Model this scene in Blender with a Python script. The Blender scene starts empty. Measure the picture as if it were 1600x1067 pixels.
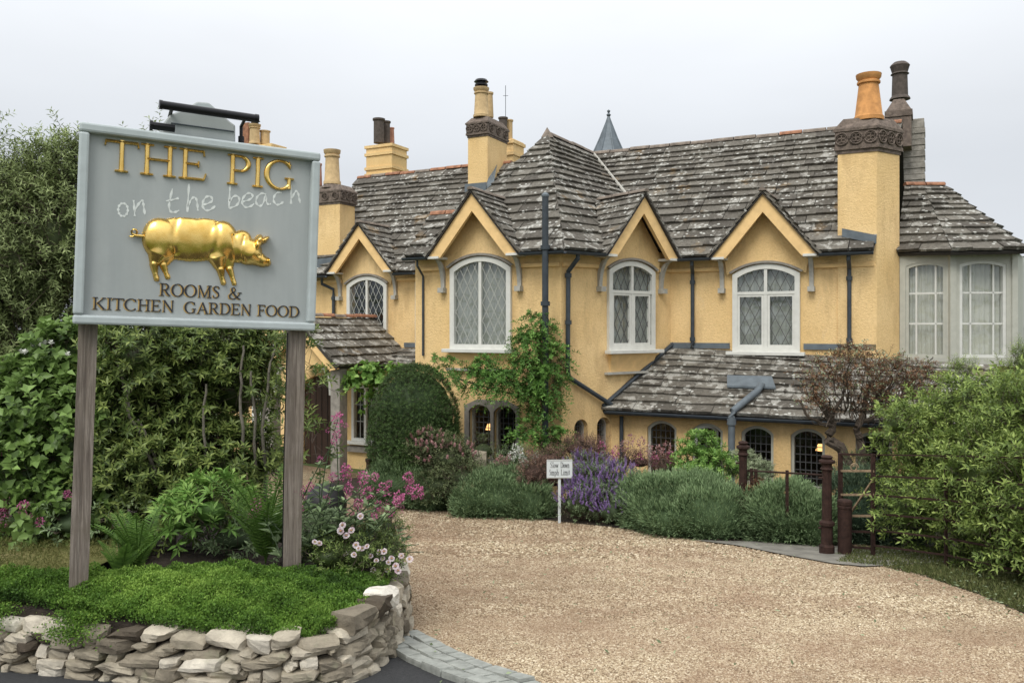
import bpy, math, random
import numpy as np
from mathutils import Vector, Matrix
from mathutils.geometry import tessellate_polygon

random.seed(7)
rng = np.random.default_rng(11)
SC = bpy.context.scene
COL = SC.collection
F_PX, HZ = 1290.0, 512.0          # focal length and horizon row used to survey the place

# ------------------------------------------------------------------ camera, sky, sun, exposure
cam_d = bpy.data.cameras.new('camera')
cam = bpy.data.objects.new('camera', cam_d); COL.objects.link(cam)
cam.location = (0, 0, 0); cam.rotation_euler = (math.pi/2, 0, 0)
cam_d.sensor_width = 36; cam_d.lens = 36*F_PX/1600; cam_d.shift_y = -21.5/1600
cam_d.clip_start = 0.05; cam_d.clip_end = 3000
SC.camera = cam

SUN_EL, SUN_AZ = 52.0, 205.0      # azimuth clockwise from +Y: behind and left of the camera
world = bpy.data.worlds.new('World'); SC.world = world; world.use_nodes = True
wn = world.node_tree; wn.nodes.clear()
def wnode(t, **k):
    n = wn.nodes.new(t)
    for a, b in k.items(): setattr(n, a, b)
    return n
sky = wnode('ShaderNodeTexSky'); sky.sky_type = 'NISHITA'; sky.sun_disc = False
sky.sun_elevation = math.radians(SUN_EL); sky.sun_rotation = math.radians(SUN_AZ)
sky.air_density = 1.0; sky.dust_density = 3.0
skyb = wnode('ShaderNodeVectorMath', operation='SCALE'); skyb.inputs['Scale'].default_value = 0.10
wn.links.new(sky.outputs[0], skyb.inputs[0])
hs = wnode('ShaderNodeHueSaturation'); hs.inputs['Saturation'].default_value = 0.25; skyb.inputs['Scale'].default_value = 0.05
wn.links.new(skyb.outputs[0], hs.inputs['Color'])
# overcast veil: smooth, a little brighter overhead, with faint soft cloud
tc = wnode('ShaderNodeTexCoord'); sep = wnode('ShaderNodeSeparateXYZ')
wn.links.new(tc.outputs['Generated'], sep.inputs[0])
mr = wnode('ShaderNodeMapRange'); mr.inputs['From Min'].default_value = 0.18; mr.inputs['From Max'].default_value = 1.0
mr.inputs['To Min'].default_value = 0.0; mr.inputs['To Max'].default_value = 1.0
wn.links.new(sep.outputs['Z'], mr.inputs['Value'])
rmp = wnode('ShaderNodeMix', data_type='RGBA')
rmp.inputs[6].default_value = (0.575, 0.605, 0.645, 1); rmp.inputs[7].default_value = (1.55, 1.57, 1.60, 1)
wn.links.new(mr.outputs[0], rmp.inputs[0])
ns = wnode('ShaderNodeTexNoise'); ns.inputs['Scale'].default_value = 2.2; ns.inputs['Detail'].default_value = 4
mp = wnode('ShaderNodeMapping'); mp.inputs['Scale'].default_value = (1, 1, 3.0)
wn.links.new(tc.outputs['Generated'], mp.inputs[0]); wn.links.new(mp.outputs[0], ns.inputs['Vector'])
mr2 = wnode('ShaderNodeMapRange'); mr2.inputs['From Min'].default_value = 0.3; mr2.inputs['From Max'].default_value = 0.7
mr2.inputs['To Min'].default_value = 0.94; mr2.inputs['To Max'].default_value = 1.03
wn.links.new(ns.outputs[0], mr2.inputs['Value'])
sc2 = wnode('ShaderNodeVectorMath', operation='SCALE')
wn.links.new(rmp.outputs[2], sc2.inputs[0]); wn.links.new(mr2.outputs[0], sc2.inputs['Scale'])
mx = wnode('ShaderNodeMix', data_type='RGBA'); mx.inputs[0].default_value = 0.9
wn.links.new(hs.outputs[0], mx.inputs[6]); wn.links.new(sc2.outputs[0], mx.inputs[7])
bg = wnode('ShaderNodeBackground'); bg.inputs['Strength'].default_value = 1.0
wo = wnode('ShaderNodeOutputWorld')
wn.links.new(mx.outputs[2], bg.inputs[0]); wn.links.new(bg.outputs[0], wo.inputs[0])

sd = bpy.data.lights.new('sun', 'SUN'); sd.energy = 1.5; sd.angle = math.radians(28); sd.color = (1, 0.965, 0.9)
sun = bpy.data.objects.new('sun', sd); COL.objects.link(sun)
az = math.radians(SUN_AZ); el = math.radians(SUN_EL)
sdir = Vector((math.sin(az)*math.cos(el), math.cos(az)*math.cos(el), math.sin(el)))
sun.rotation_euler = sdir.to_track_quat('Z', 'Y').to_euler(); sun.location = sdir*30
SC.view_settings.view_transform = 'Standard'; SC.view_settings.look = 'None'
SC.view_settings.gamma = 1; SC.view_settings.use_curve_mapping = False
SC.view_settings.exposure = 0.46

# ------------------------------------------------------------------ materials
def material(name, col=(.5,.5,.5), rough=.8, metal=0.0, spec=.35):
    m = bpy.data.materials.new(name); m.use_nodes = True
    nt = m.node_tree; b = nt.nodes['Principled BSDF']
    b.inputs['Base Color'].default_value = (*col, 1); b.inputs['Roughness'].default_value = rough
    b.inputs['Metallic'].default_value = metal
    b.inputs['Specular IOR Level'].default_value = spec
    return m, nt, b
def N(nt, t, **k):
    n = nt.nodes.new(t)
    for a, v in k.items():
        if a in n.inputs.keys() if hasattr(n.inputs, 'keys') else False: n.inputs[a].default_value = v
        else: setattr(n, a, v)
    return n
def noise(nt, scale, detail=4, rough=.6, vec=None, dist=0):
    n = nt.nodes.new('ShaderNodeTexNoise')
    n.inputs['Scale'].default_value = scale; n.inputs['Detail'].default_value = detail
    n.inputs['Roughness'].default_value = rough; n.inputs['Distortion'].default_value = dist
    if vec is not None: nt.links.new(vec, n.inputs['Vector'])
    return n.outputs[0]
def pos(nt, scale=None):
    g = nt.nodes.new('ShaderNodeNewGeometry').outputs['Position']
    if scale is None: return g
    m = nt.nodes.new('ShaderNodeMapping'); m.inputs['Scale'].default_value = scale
    nt.links.new(g, m.inputs[0]); return m.outputs[0]
def ramp(nt, src, stops, interp='LINEAR'):
    r = nt.nodes.new('ShaderNodeValToRGB'); cr = r.color_ramp; cr.interpolation = interp
    while len(cr.elements) < len(stops): cr.elements.new(0.5)
    for e_, (p, c) in zip(cr.elements, stops):
        e_.position = p; e_.color = (*c, 1) if len(c) == 3 else c
    nt.links.new(src, r.inputs[0]); return r.outputs[0]
def mix(nt, fac, a, b, mode='MIX'):
    m = nt.nodes.new('ShaderNodeMix'); m.data_type = 'RGBA'; m.blend_type = mode
    if isinstance(fac, float): m.inputs[0].default_value = fac
    else: nt.links.new(fac, m.inputs[0])
    for i, v in ((6, a), (7, b)):
        if isinstance(v, tuple): m.inputs[i].default_value = (*v, 1)
        else: nt.links.new(v, m.inputs[i])
    return m.outputs[2]
def bump(nt, b, h, strength=.4, dist=.01):
    bp = nt.nodes.new('ShaderNodeBump'); bp.inputs['Strength'].default_value = strength
    bp.inputs['Distance'].default_value = dist
    nt.links.new(h, bp.inputs['Height']); nt.links.new(bp.outputs[0], b.inputs['Normal'])
def attr(nt, name='tint'):
    a = nt.nodes.new('ShaderNodeAttribute'); a.attribute_name = name; return a.outputs['Fac']
W2 = (0,0,0); W1_ = (1,1,1)
M = {}
def simple(name, col, rough=.7, metal=0, var=.12, scale=12, bmp=.15, bd=.004, spec=.35):
    m, nt, b = material(name, col, rough, metal, spec)
    n = noise(nt, scale, 5, .6, pos(nt))
    lo = tuple(c*(1-var) for c in col); hi = tuple(min(1, c*(1+var)) for c in col)
    nt.links.new(ramp(nt, n, [(.3, lo), (.7, hi)]), b.inputs['Base Color'])
    if bmp: bump(nt, b, noise(nt, scale*6, 4, .6, pos(nt)), bmp, bd)
    M[name] = m; return m

# rough-cast yellow render with stains
m, nt, b = material('yellow_render', rough=.92, spec=.15)
p = pos(nt)
c = ramp(nt, noise(nt, .8, 6, .6, p), [(.3, (.745,.515,.235)), (.7, (.87,.635,.33))])
c = mix(nt, ramp(nt, noise(nt, 2.2, 7, .65, pos(nt, (1.6,1.6,.45))), [(.50, W2), (.74, (.62,.62,.62))]), c, (.47,.31,.15))
c = mix(nt, ramp(nt, noise(nt, 1.1, 8, .75, pos(nt, (2.4,2.4,1.0)), 1.2), [(.60, W2), (.72, (.35,.35,.35))]), c, (.62,.50,.36))
c = mix(nt, ramp(nt, noise(nt, 35, 4, .7, p), [(.35, (.25,.25,.25)), (.55, W2)]), c, (.45,.30,.13))
nt.links.new(c, b.inputs['Base Color'])
hmix = nt.nodes.new('ShaderNodeMath'); hmix.operation = 'ADD'
nt.links.new(noise(nt, 26, 3, .6, p), hmix.inputs[0]); nt.links.new(noise(nt, 70, 2, .5, p), hmix.inputs[1])
bump(nt, b, hmix.outputs[0], .55, .02); M['render'] = m
# stained render under sills
simple('trim_yellow', (.79,.54,.25), .8, 0, .12, 6, .25, .006)

# stone slates: grey brown with white and ochre lichen
def slate_mat(name, lich=.5):
    m, nt, b = material(name, rough=.9, spec=.2)
    p = pos(nt); t = attr(nt)
    base = ramp(nt, t, [(0, (.088,.080,.070)), (.35, (.118,.108,.094)), (.7, (.142,.131,.114)), (1, (.175,.162,.142))])
    base = mix(nt, .85, base, ramp(nt, noise(nt, 16, 10, .8, p), [(.36, (.52,.51,.48)), (.66, (1.45,1.45,1.40))]), 'MULTIPLY')
    l1 = ramp(nt, noise(nt, 4.2, 6, .62, p, .4), [(.57-.05*lich, W2), (.62-.05*lich, (.85,.85,.85))])
    vv = nt.nodes.new('ShaderNodeTexVoronoi'); vv.inputs['Scale'].default_value = 9
    nt.links.new(p, vv.inputs['Vector'])
    l2 = ramp(nt, vv.outputs['Distance'], [(.20, (.9,.9,.9)), (.27, W2)])
    base = mix(nt, l1, base, ramp(nt, noise(nt, 60, 4, .7, p), [(.35, (.19,.18,.155)), (.62, (.46,.45,.41))]))
    l2m = nt.nodes.new('ShaderNodeMath'); l2m.operation = 'MULTIPLY'
    nt.links.new(l2, l2m.inputs[0]); nt.links.new(ramp(nt, noise(nt, 2.0, 3, .5, p), [(.42, W2), (.5, W1_)]), l2m.inputs[1])
    base = mix(nt, l2m.outputs[0], base, (.50,.50,.46))
    base = mix(nt, ramp(nt, noise(nt, 1.3, 5, .6, p), [(.62, W2), (.7, (.5,.5,.5))]), base, (.24,.15,.06))
    nt.links.new(base, b.inputs['Base Color'])
    bump(nt, b, noise(nt, 30, 8, .7, p), .7, .02)
    M[name] = m
slate_mat('slate', .15); slate_mat('slate_lichen', 1.0)
simple('roof_board', (.045,.04,.036), .95)
simple('terracotta', (.30,.145,.085), .9, 0, .45, 9, .4)
simple('ridge_stone', (.20,.165,.135), .95, 0, .4, 8, .5)
simple('white_paint', (.62,.62,.575), .5, 0, .07, 8, .08)
simple('cream_paint', (.44,.44,.38), .6, 0, .08, 8, .1)
simple('bracket_grey', (.38,.37,.33), .8, 0, .18, 14, .3)
simple('stone_trim', (.25,.23,.20), .9, 0, .25, 10, .4)
simple('iron_grey', (.040,.050,.060), .45, .0, .25, 10, .2)
simple('lead', (.125,.148,.165), .6, .2, .2, 7, .25)
simple('carved_stone', (.155,.122,.10), .95, 0, .45, 14, .8, .015)
simple('pot_buff', (.50,.36,.19), .85, 0, .2, 10, .3)
simple('pot_orange', (.52,.25,.085), .85, 0, .3, 7, .3)
simple('pot_dark', (.085,.07,.06), .9, 0, .3, 14, .4)
simple('pot_red', (.40,.20,.14), .9, 0, .2, 10, .3)
simple('black_metal', (.012,.012,.014), .38, .3, .2, 20, .1)
simple('rust', (.042,.022,.017), .85, .3, .45, 18, .6, .006)
simple('rust_worn', (.30,.22,.14), .8, .3, .4, 20, .5, .004)
simple('dark_wood', (.055,.03,.02), .6)
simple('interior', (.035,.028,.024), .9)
simple('curtain', (.60,.59,.53), .95, 0, .06, 4, 0)
simple('curtain_grey', (.36,.37,.35), .95, 0, .1, 4, 0)
simple('lead_line', (.09,.09,.09), .6)
simple('lattice_white', (.42,.43,.40), .6)
simple('soil', (.040,.030,.022), .98, 0, .4, 20, .8, .03)
simple('bark', (.085,.066,.050), .95, 0, .35, 25, .6, .01)
simple('bark_grey', (.15,.135,.11), .95, 0, .3, 25, .5, .008)
simple('concrete', (.185,.175,.15), .95, 0, .35, 5, .5, .01)
simple('rubber_black', (.009,.009,.009), .55, 0, .2, 6, .2)
simple('white_sign', (.62,.66,.66), .5, 0, .04, 4, 0)
simple('ink', (.03,.03,.035), .6, 0, 0, 4, 0)
simple('granite', (.27,.28,.255), .9, 0, .25, 14, .5, .008)
simple('stone_grey', (.30,.28,.245), .95, 0, .35, 8, .6, .02)

# weathered oak posts: grain runs up the post
m, nt, b = material('oak_post', rough=.9, spec=.2)
p = pos(nt, (55, 55, 2.2)); p2 = pos(nt)
c = ramp(nt, noise(nt, 1.0, 8, .75, p, .6), [(.28, (.07,.056,.046)), (.5, (.19,.160,.135)), (.72, (.36,.315,.27))])
c = mix(nt, ramp(nt, noise(nt, 6, 4, .6, p2), [(.45, W2), (.7, (.4,.4,.4))]), c, (.12,.10,.07))
nt.links.new(c, b.inputs['Base Color']); bump(nt, b, noise(nt, 1.0, 8, .75, p), .9, .008); M['oak'] = m
# sign paint: pale blue grey with rain streaks
m, nt, b = material('sign_paint', rough=.55, spec=.35)
c = ramp(nt, noise(nt, 1.0, 6, .6, pos(nt, (7,7,1.0))), [(.3, (.305,.330,.330)), (.7, (.365,.388,.385))])
c = mix(nt, ramp(nt, noise(nt, 3.0, 6, .7, pos(nt)), [(.5, W2), (.8, (.3,.3,.3))]), c, (.22,.24,.235))
nt.links.new(c, b.inputs['Base Color']); bump(nt, b, noise(nt, 120, 3, .5, pos(nt)), .05, .002); M['sign'] = m
simple('sign_frame', (.40,.445,.45), .5, 0, .10, 8, .08)
simple('chalk', (.62,.65,.63), .8, 0, .12, 40, 0)
m, nt, b = material('gold', (.82,.56,.17), .24, 1.0)
c = ramp(nt, noise(nt, 14, 5, .6, pos(nt)), [(.3, (.70,.44,.11)), (.7, (.90,.64,.22))])
nt.links.new(c, b.inputs['Base Color'])
nt.links.new(ramp(nt, noise(nt, 25, 4, .6, pos(nt)), [(.3, (.17,)*3), (.7, (.33,)*3)]), b.inputs['Roughness'])
bump(nt, b, noise(nt, 90, 4, .6, pos(nt)), .12, .003); M['gold'] = m
simple('gold_flat', (.50,.33,.12), .45, .5, .2, 30, 0)

# glass: mostly clear with a reflection
m = bpy.data.materials.new('glass'); m.use_nodes = True; nt = m.node_tree; nt.nodes.clear()
tr = nt.nodes.new('ShaderNodeBsdfTransparent'); tr.inputs[0].default_value = (.90,.92,.90,1)
gl = nt.nodes.new('ShaderNodeBsdfGlossy'); gl.inputs['Roughness'].default_value = .03; gl.inputs[0].default_value = (.8,.85,.88,1)
fr = nt.nodes.new('ShaderNodeFresnel'); fr.inputs[0].default_value = 1.85
gb_ = nt.nodes.new('ShaderNodeNewGeometry'); io_ = nt.nodes.new('ShaderNodeMapRange'); io_.inputs['To Min'].default_value = 1.85; io_.inputs['To Max'].default_value = 1/1.85
nt.links.new(gb_.outputs['Backfacing'], io_.inputs['Value']); nt.links.new(io_.outputs[0], fr.inputs[0])
ms = nt.nodes.new('ShaderNodeMixShader'); oo = nt.nodes.new('ShaderNodeOutputMaterial')
bpn = nt.nodes.new('ShaderNodeBump'); bpn.inputs['Strength'].default_value = .7; bpn.inputs['Distance'].default_value = .02
nt.links.new(noise(nt, 5, 2, .5, pos(nt)), bpn.inputs['Height']); nt.links.new(bpn.outputs[0], gl.inputs['Normal'])
nt.links.new(fr.outputs[0], ms.inputs[0]); nt.links.new(tr.outputs[0], ms.inputs[1]); nt.links.new(gl.outputs[0], ms.inputs[2])
nt.links.new(ms.outputs[0], oo.inputs[0]); M['glass'] = m
m, nt, b = material('lamp_glow', (1,.6,.3)); b.inputs['Emission Color'].default_value = (1,.55,.2,1); b.inputs['Emission Strength'].default_value = 1.6; M['glow'] = m

# foliage: tint attribute gives natural leaf to leaf colour, leaves let light through
def leafmat(name, dark, mid, light, rough=.5, trans=.3, spec=.25):
    if name[:4] == 'leaf': dark, mid, light = (tuple(min(.75, c_*k_) for c_ in q_) for q_, k_ in ((dark, 1.05), (mid, 1.28), (light, 1.32)))
    m, nt, b = material(name, mid, rough, 0, spec)
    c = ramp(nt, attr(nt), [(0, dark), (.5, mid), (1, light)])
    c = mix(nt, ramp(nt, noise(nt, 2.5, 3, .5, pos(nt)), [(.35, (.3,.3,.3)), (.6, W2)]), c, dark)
    nt.links.new(c, b.inputs['Base Color'])
    t = nt.nodes.new('ShaderNodeBsdfTranslucent'); nt.links.new(c, t.inputs[0])
    s = nt.nodes.new('ShaderNodeMixShader'); s.inputs[0].default_value = trans
    o = nt.nodes['Material Output']
    nt.links.new(b.outputs[0], s.inputs[1]); nt.links.new(t.outputs[0], s.inputs[2]); nt.links.new(s.outputs[0], o.inputs[0])
    M[name] = m
leafmat('leaf_olive', (.045,.062,.022), (.15,.19,.070), (.31,.37,.16))
leafmat('leaf_broad', (.035,.065,.018), (.115,.185,.045), (.22,.33,.10), .4)
leafmat('leaf_rhodo', (.030,.048,.015), (.095,.14,.036), (.23,.28,.080), .38)
leafmat('leaf_yew', (.016,.034,.009), (.042,.078,.018), (.085,.14,.034), .6, .12)
leafmat('leaf_wisteria', (.028,.070,.016), (.085,.185,.036), (.19,.33,.075), .45)
leafmat('leaf_bright', (.05,.11,.02), (.14,.26,.055), (.30,.42,.12), .5)
leafmat('leaf_lavender', (.048,.078,.036), (.130,.195,.092), (.24,.32,.165), .8, .15, .1)
leafmat('leaf_dark_lavender', (.022,.040,.024), (.060,.090,.055), (.12,.165,.10), .8, .15, .1)
leafmat('leaf_ground', (.030,.068,.012), (.095,.185,.026), (.21,.32,.06), .6)
leafmat('leaf_fern', (.04,.085,.016), (.10,.19,.035), (.22,.33,.08), .5)
leafmat('leaf_hedge', (.042,.065,.015), (.125,.185,.042), (.32,.40,.11), .45)
leafmat('leaf_brown', (.035,.018,.010), (.12,.060,.030), (.28,.17,.10), .8)
leafmat('leaf_red', (.055,.035,.028), (.17,.10,.075), (.30,.20,.15), .8)
leafmat('leaf_fuchsia', (.03,.045,.018), (.095,.12,.05), (.20,.22,.11), .6)
leafmat('leaf_variegated', (.08,.11,.05), (.24,.29,.17), (.45,.48,.33), .6)
leafmat('leaf_grey', (.06,.09,.045), (.15,.21,.10), (.27,.35,.19), .6)
leafmat('petal_pink', (.26,.04,.13), (.50,.12,.28), (.66,.28,.42), .6)
leafmat('petal_rose', (.24,.10,.11), (.42,.22,.22), (.55,.38,.34), .6)
leafmat('petal_purple', (.15,.085,.22), (.27,.17,.37), (.40,.30,.50), .6)
leafmat('petal_white', (.5,.5,.45), (.65,.66,.6), (.8,.8,.75), .6)
leafmat('petal_daisy', (.55,.38,.45), (.68,.56,.60), (.8,.75,.76), .6)
simple('daisy_eye', (.42,.20,.10), .8, 0, .2, 50, 0)
leafmat('grass', (.055,.075,.018), (.14,.155,.045), (.30,.27,.11), .7)
leafmat('grass_strip', (.05,.065,.020), (.14,.165,.055), (.30,.28,.13), .7)

# ground sheets
m, nt, b = material('gravel', rough=.95, spec=.15)
p = pos(nt); v = nt.nodes.new('ShaderNodeTexVoronoi'); v.inputs['Scale'].default_value = 75; nt.links.new(p, v.inputs['Vector'])
sp_ = nt.nodes.new('ShaderNodeSeparateColor'); nt.links.new(v.outputs['Color'], sp_.inputs[0])
c = ramp(nt, sp_.outputs[0], [(0, (.130,.090,.053)), (.35, (.26,.198,.125)), (.7, (.39,.312,.203)), (1, (.57,.49,.345))])
c = mix(nt, ramp(nt, noise(nt, .9, 7, .72, p), [(.36, (.62,.62,.62)), (.56, W2)]), c, (.24,.16,.10))
c = mix(nt, ramp(nt, noise(nt, .32, 5, .75, p, .5), [(.47, W2), (.60, (.55,.55,.55))]), c, (.20,.135,.085))
nt.links.new(c, b.inputs['Base Color']); bump(nt, b, v.outputs['Distance'], .9, .02); M['gravel'] = m
m, nt, b = material('pebble', rough=.85, spec=.2)
oi = nt.nodes.new('ShaderNodeObjectInfo')
c = ramp(nt, oi.outputs['Random'], [(0, (.125,.086,.050)), (.25, (.275,.205,.130)), (.7, (.43,.345,.228)), (1, (.66,.575,.43))])
c = mix(nt, ramp(nt, noise(nt, .9, 7, .72, pos(nt)), [(.36, (.60,.60,.60)), (.56, W2)]), c, (.24,.155,.10))
c = mix(nt, ramp(nt, noise(nt, .32, 5, .75, pos(nt), .5), [(.47, W2), (.60, (.55,.55,.55))]), c, (.20,.135,.085))
nt.links.new(c, b.inputs['Base Color']); M['pebble'] = m
simple('far_grass', (.07,.10,.03), .95, 0, .3, .5, .3)
simple('asphalt', (.042,.043,.045), .9, 0, .3, 60, .8, .01)
m, nt, b = material('dry_lawn', rough=.95, spec=.1)
p = pos(nt)
c = ramp(nt, noise(nt, 1.6, 6, .7, p), [(.35, (.105,.12,.035)), (.5, (.19,.18,.07)), (.68, (.31,.255,.13))])
nt.links.new(c, b.inputs['Base Color']); bump(nt, b, noise(nt, 90, 5, .7, p), .9, .02); M['dry_lawn'] = m
# walling stones, each with its own tone
m, nt, b = material('wall_stone', rough=.92, spec=.2)
p = pos(nt); t = attr(nt)
c = ramp(nt, t, [(0, (.065,.050,.038)), (.3, (.18,.155,.12)), (.6, (.36,.32,.25)), (.85, (.56,.51,.42)), (1, (.74,.71,.64))])
c = mix(nt, .7, c, ramp(nt, noise(nt, 11, 8, .72, p), [(.25, (.42,.40,.38)), (.7, (1.2,1.18,1.12))]), 'MULTIPLY')
c = mix(nt, ramp(nt, noise(nt, 6, 5, .6, p), [(.58, W2), (.7, (.55,.55,.55))]), c, (.26,.26,.17))
c = mix(nt, ramp(nt, noise(nt, 4, 5, .6, p), [(.63, W2), (.72, (.5,.5,.5))]), c, (.06,.055,.045))
nt.links.new(c, b.inputs['Base Color']); bump(nt, b, noise(nt, 28, 8, .75, p), .8, .02); M['wall_stone'] = m

# ------------------------------------------------------------------ object helpers
WLOC = {}
def tag(o, label=None, cat=None, group=None, kind=None):
    if label: o['label'] = label
    if cat: o['category'] = cat
    if group: o['group'] = group
    if kind: o['kind'] = kind
    return o
def place(o, wloc, parent):
    wloc = Vector(wloc); WLOC[o.name] = wloc
    if parent is not None:
        o.parent = parent; o.location = wloc - WLOC[parent.name]
    else: o.location = wloc
    COL.objects.link(o); return o
def thing(name, loc, label, cat, group=None):
    o = bpy.data.objects.new(name, None); o.empty_display_size = .2
    place(o, loc, None); return tag(o, label, cat, group)
def mk(name, V, Fc, mat, parent=None, origin=None, smooth=False, tint=None, mats=None, midx=None):
    """one mesh object from world-space vertices"""
    V = np.asarray(V, dtype=np.float64).reshape(-1, 3)
    if origin is None: origin = V.mean(0)
    me = bpy.data.meshes.new(name)
    L = V - np.asarray(origin)
    if isinstance(Fc, np.ndarray):
        nf, k = Fc.shape
        me.vertices.add(len(L)); me.vertices.foreach_set('co', L.astype(np.float32).ravel())
        me.loops.add(nf*k); me.loops.foreach_set('vertex_index', Fc.astype(np.int32).ravel())
        me.polygons.add(nf); me.polygons.foreach_set('loop_start', np.arange(0, nf*k, k, dtype=np.int32))
        me.update(calc_edges=True)
    else:
        me.from_pydata([tuple(v) for v in L], [], Fc); me.update()
    for mm in (mats or [mat]): me.materials.append(M[mm] if isinstance(mm, str) else mm)
    if midx is not None: me.polygons.foreach_set('material_index', np.asarray(midx, dtype=np.int32))
    if smooth: me.polygons.foreach_set('use_smooth', np.ones(len(me.polygons), dtype=bool))
    if tint is not None:
        a = me.attributes.new('tint', 'FLOAT', 'FACE')
        t = np.full(len(me.polygons), tint) if np.isscalar(tint) else np.asarray(tint)
        a.data.foreach_set('value', t.astype(np.float32))
    o = bpy.data.objects.new(name, me)
    return place(o, origin, parent)
class MB:
    def __init__(s): s.v = []; s.f = []; s.t = []
    def add(s, V, Fc, t=.5):
        k = len(s.v); s.v += [tuple(map(float, x)) for x in V]; s.f += [tuple(i+k for i in f) for f in Fc]; s.t += [t]*len(Fc); return s
    def hexa(s, P, t=.5):   # 8 points: bottom loop then top loop
        return s.add(P, [(3,2,1,0), (4,5,6,7), (0,1,5,4), (1,2,6,5), (2,3,7,6), (3,0,4,7)], t)
    def tube(s, pts, r, n=8, cap=True, t=.5, arc=None):
        pts = [Vector(p) for p in pts]; rings = []
        R = r if isinstance(r, (list, tuple)) else [r]*len(pts)
        up0 = Vector((0,0,1))
        for i, p_ in enumerate(pts):
            d = (pts[min(i+1, len(pts)-1)] - pts[max(i-1, 0)]).normalized()
            up = up0 if abs(d.dot(up0)) < .95 else Vector((0,1,0))
            a = d.cross(up).normalized(); b_ = a.cross(d)
            rings.append([p_ + (a*math.cos(2*math.pi*k/n) + b_*math.sin(2*math.pi*k/n))*R[i] for k in range(n)])
        V = [q for rg in rings for q in rg]; Fc = []
        for i in range(len(pts)-1):
            for k in range(n):
                Fc.append((i*n+k, i*n+(k+1)%n, (i+1)*n+(k+1)%n, (i+1)*n+k))
        if cap: Fc += [tuple(range(n))[::-1], tuple(range((len(pts)-1)*n, len(pts)*n))]
        return s.add(V, Fc, t)
    def lathe(s, c, prof, n=16, t=.5, rot=0, axis=None):
        c = Vector(c); V = []
        for (r, z) in prof:
            for k in range(n):
                a = 2*math.pi*k/n + rot; V.append(c + Vector((r*math.cos(a), r*math.sin(a), z)))
        Fc = []
        for i in range(len(prof)-1):
            for k in range(n): Fc.append((i*n+k, i*n+(k+1)%n, (i+1)*n+(k+1)%n, (i+1)*n+k))
        Fc += [tuple(range(n))[::-1], tuple(range((len(prof)-1)*n, len(prof)*n))]
        return s.add(V, Fc, t)
    def build(s, name, mat, parent=None, smooth=False, **k):
        return mk(name, s.v, s.f, mat, parent, smooth=smooth, tint=(s.t if k.pop('tint', False) else None), **k)
def smooth_angle(o, deg=40):
    me = o.data
    me.polygons.foreach_set('use_smooth', np.ones(len(me.polygons), dtype=bool))
    me.set_sharp_from_angle(angle=math.radians(deg)); return o
def bevel(o, w=.006, seg=2):
    b_ = o.modifiers.new('bevel', 'BEVEL'); b_.width = w; b_.segments = seg; b_.limit_method = 'ANGLE'; return o

# ------------------------------------------------------------------ ground shape and survey helpers
GK = [(-200,-1.6), (3.0,-1.62), (3.5,-1.69), (10.2,-2.62), (12.5,-2.79), (15,-2.87), (20,-2.95), (400,-3.2), (1500,-3.2)]
def gz(x, y):
    for (y0, z0), (y1, z1) in zip(GK, GK[1:]):
        if y <= y1: return z0 + (z1-z0)*(y-y0)/(y1-y0)
    return GK[-1][1]
def px(u, v, Y): return Vector(((u-800)/F_PX*Y, Y, (HZ-v)/F_PX*Y))
def gp(u, v, lift=0):
    a, c_ = (u-800)/F_PX, (v-HZ)/F_PX
    lo, hi = .5, 60
    for _ in range(50):
        mid = (lo+hi)/2
        if -c_*mid > gz(0, mid)+lift: lo = mid
        else: hi = mid
    return Vector((a*lo, lo, gz(0, lo)))
class Fac:
    """a vertical wall plane: dirx,diry along the wall to the right; n points into the building"""
    def __init__(s, ang, P=None, const=None):
        s.e = Vector((math.cos(ang), math.sin(ang), 0)); s.n = Vector((-math.sin(ang), math.cos(ang), 0))
        s.c = const if const is not None else s.n.x*P[0]+s.n.y*P[1]
        s.O = s.n*s.c
    def pt(s, a, z, d=0): return s.O + s.e*a - s.n*d + Vector((0,0,z))
    def at(s, u, d=0):
        a = (u-800)/F_PX; Y = (s.c-d)/(s.n.x*a+s.n.y); return Vector((a*Y, Y, 0)), Y
    def s(s, u, d=0):
        P, Y = s.at(u, d); return P.dot(s.e)
    def z(s, u, v, d=0): return (HZ-v)/F_PX*s.at(u, d)[1]
# ================================================================== THE HOTEL
AE, AR = math.radians(-27), math.radians(36.87)
Cc = (.806, 13.5)
FL = Fac(AE, P=Cc); FR = Fac(AR, P=Cc); FM = Fac(AE, const=14.74); FE = Fac(AE, const=13.8)
FT = Fac(AE, const=13.40); FP = Fac(AE, const=12.35)
house = thing('hotel_building', (0.5, 15.5, -3.05), 'rambling yellow rendered house with stone slate roofs, gabled dormers and many chimneys behind the drive', 'hotel')

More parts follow.
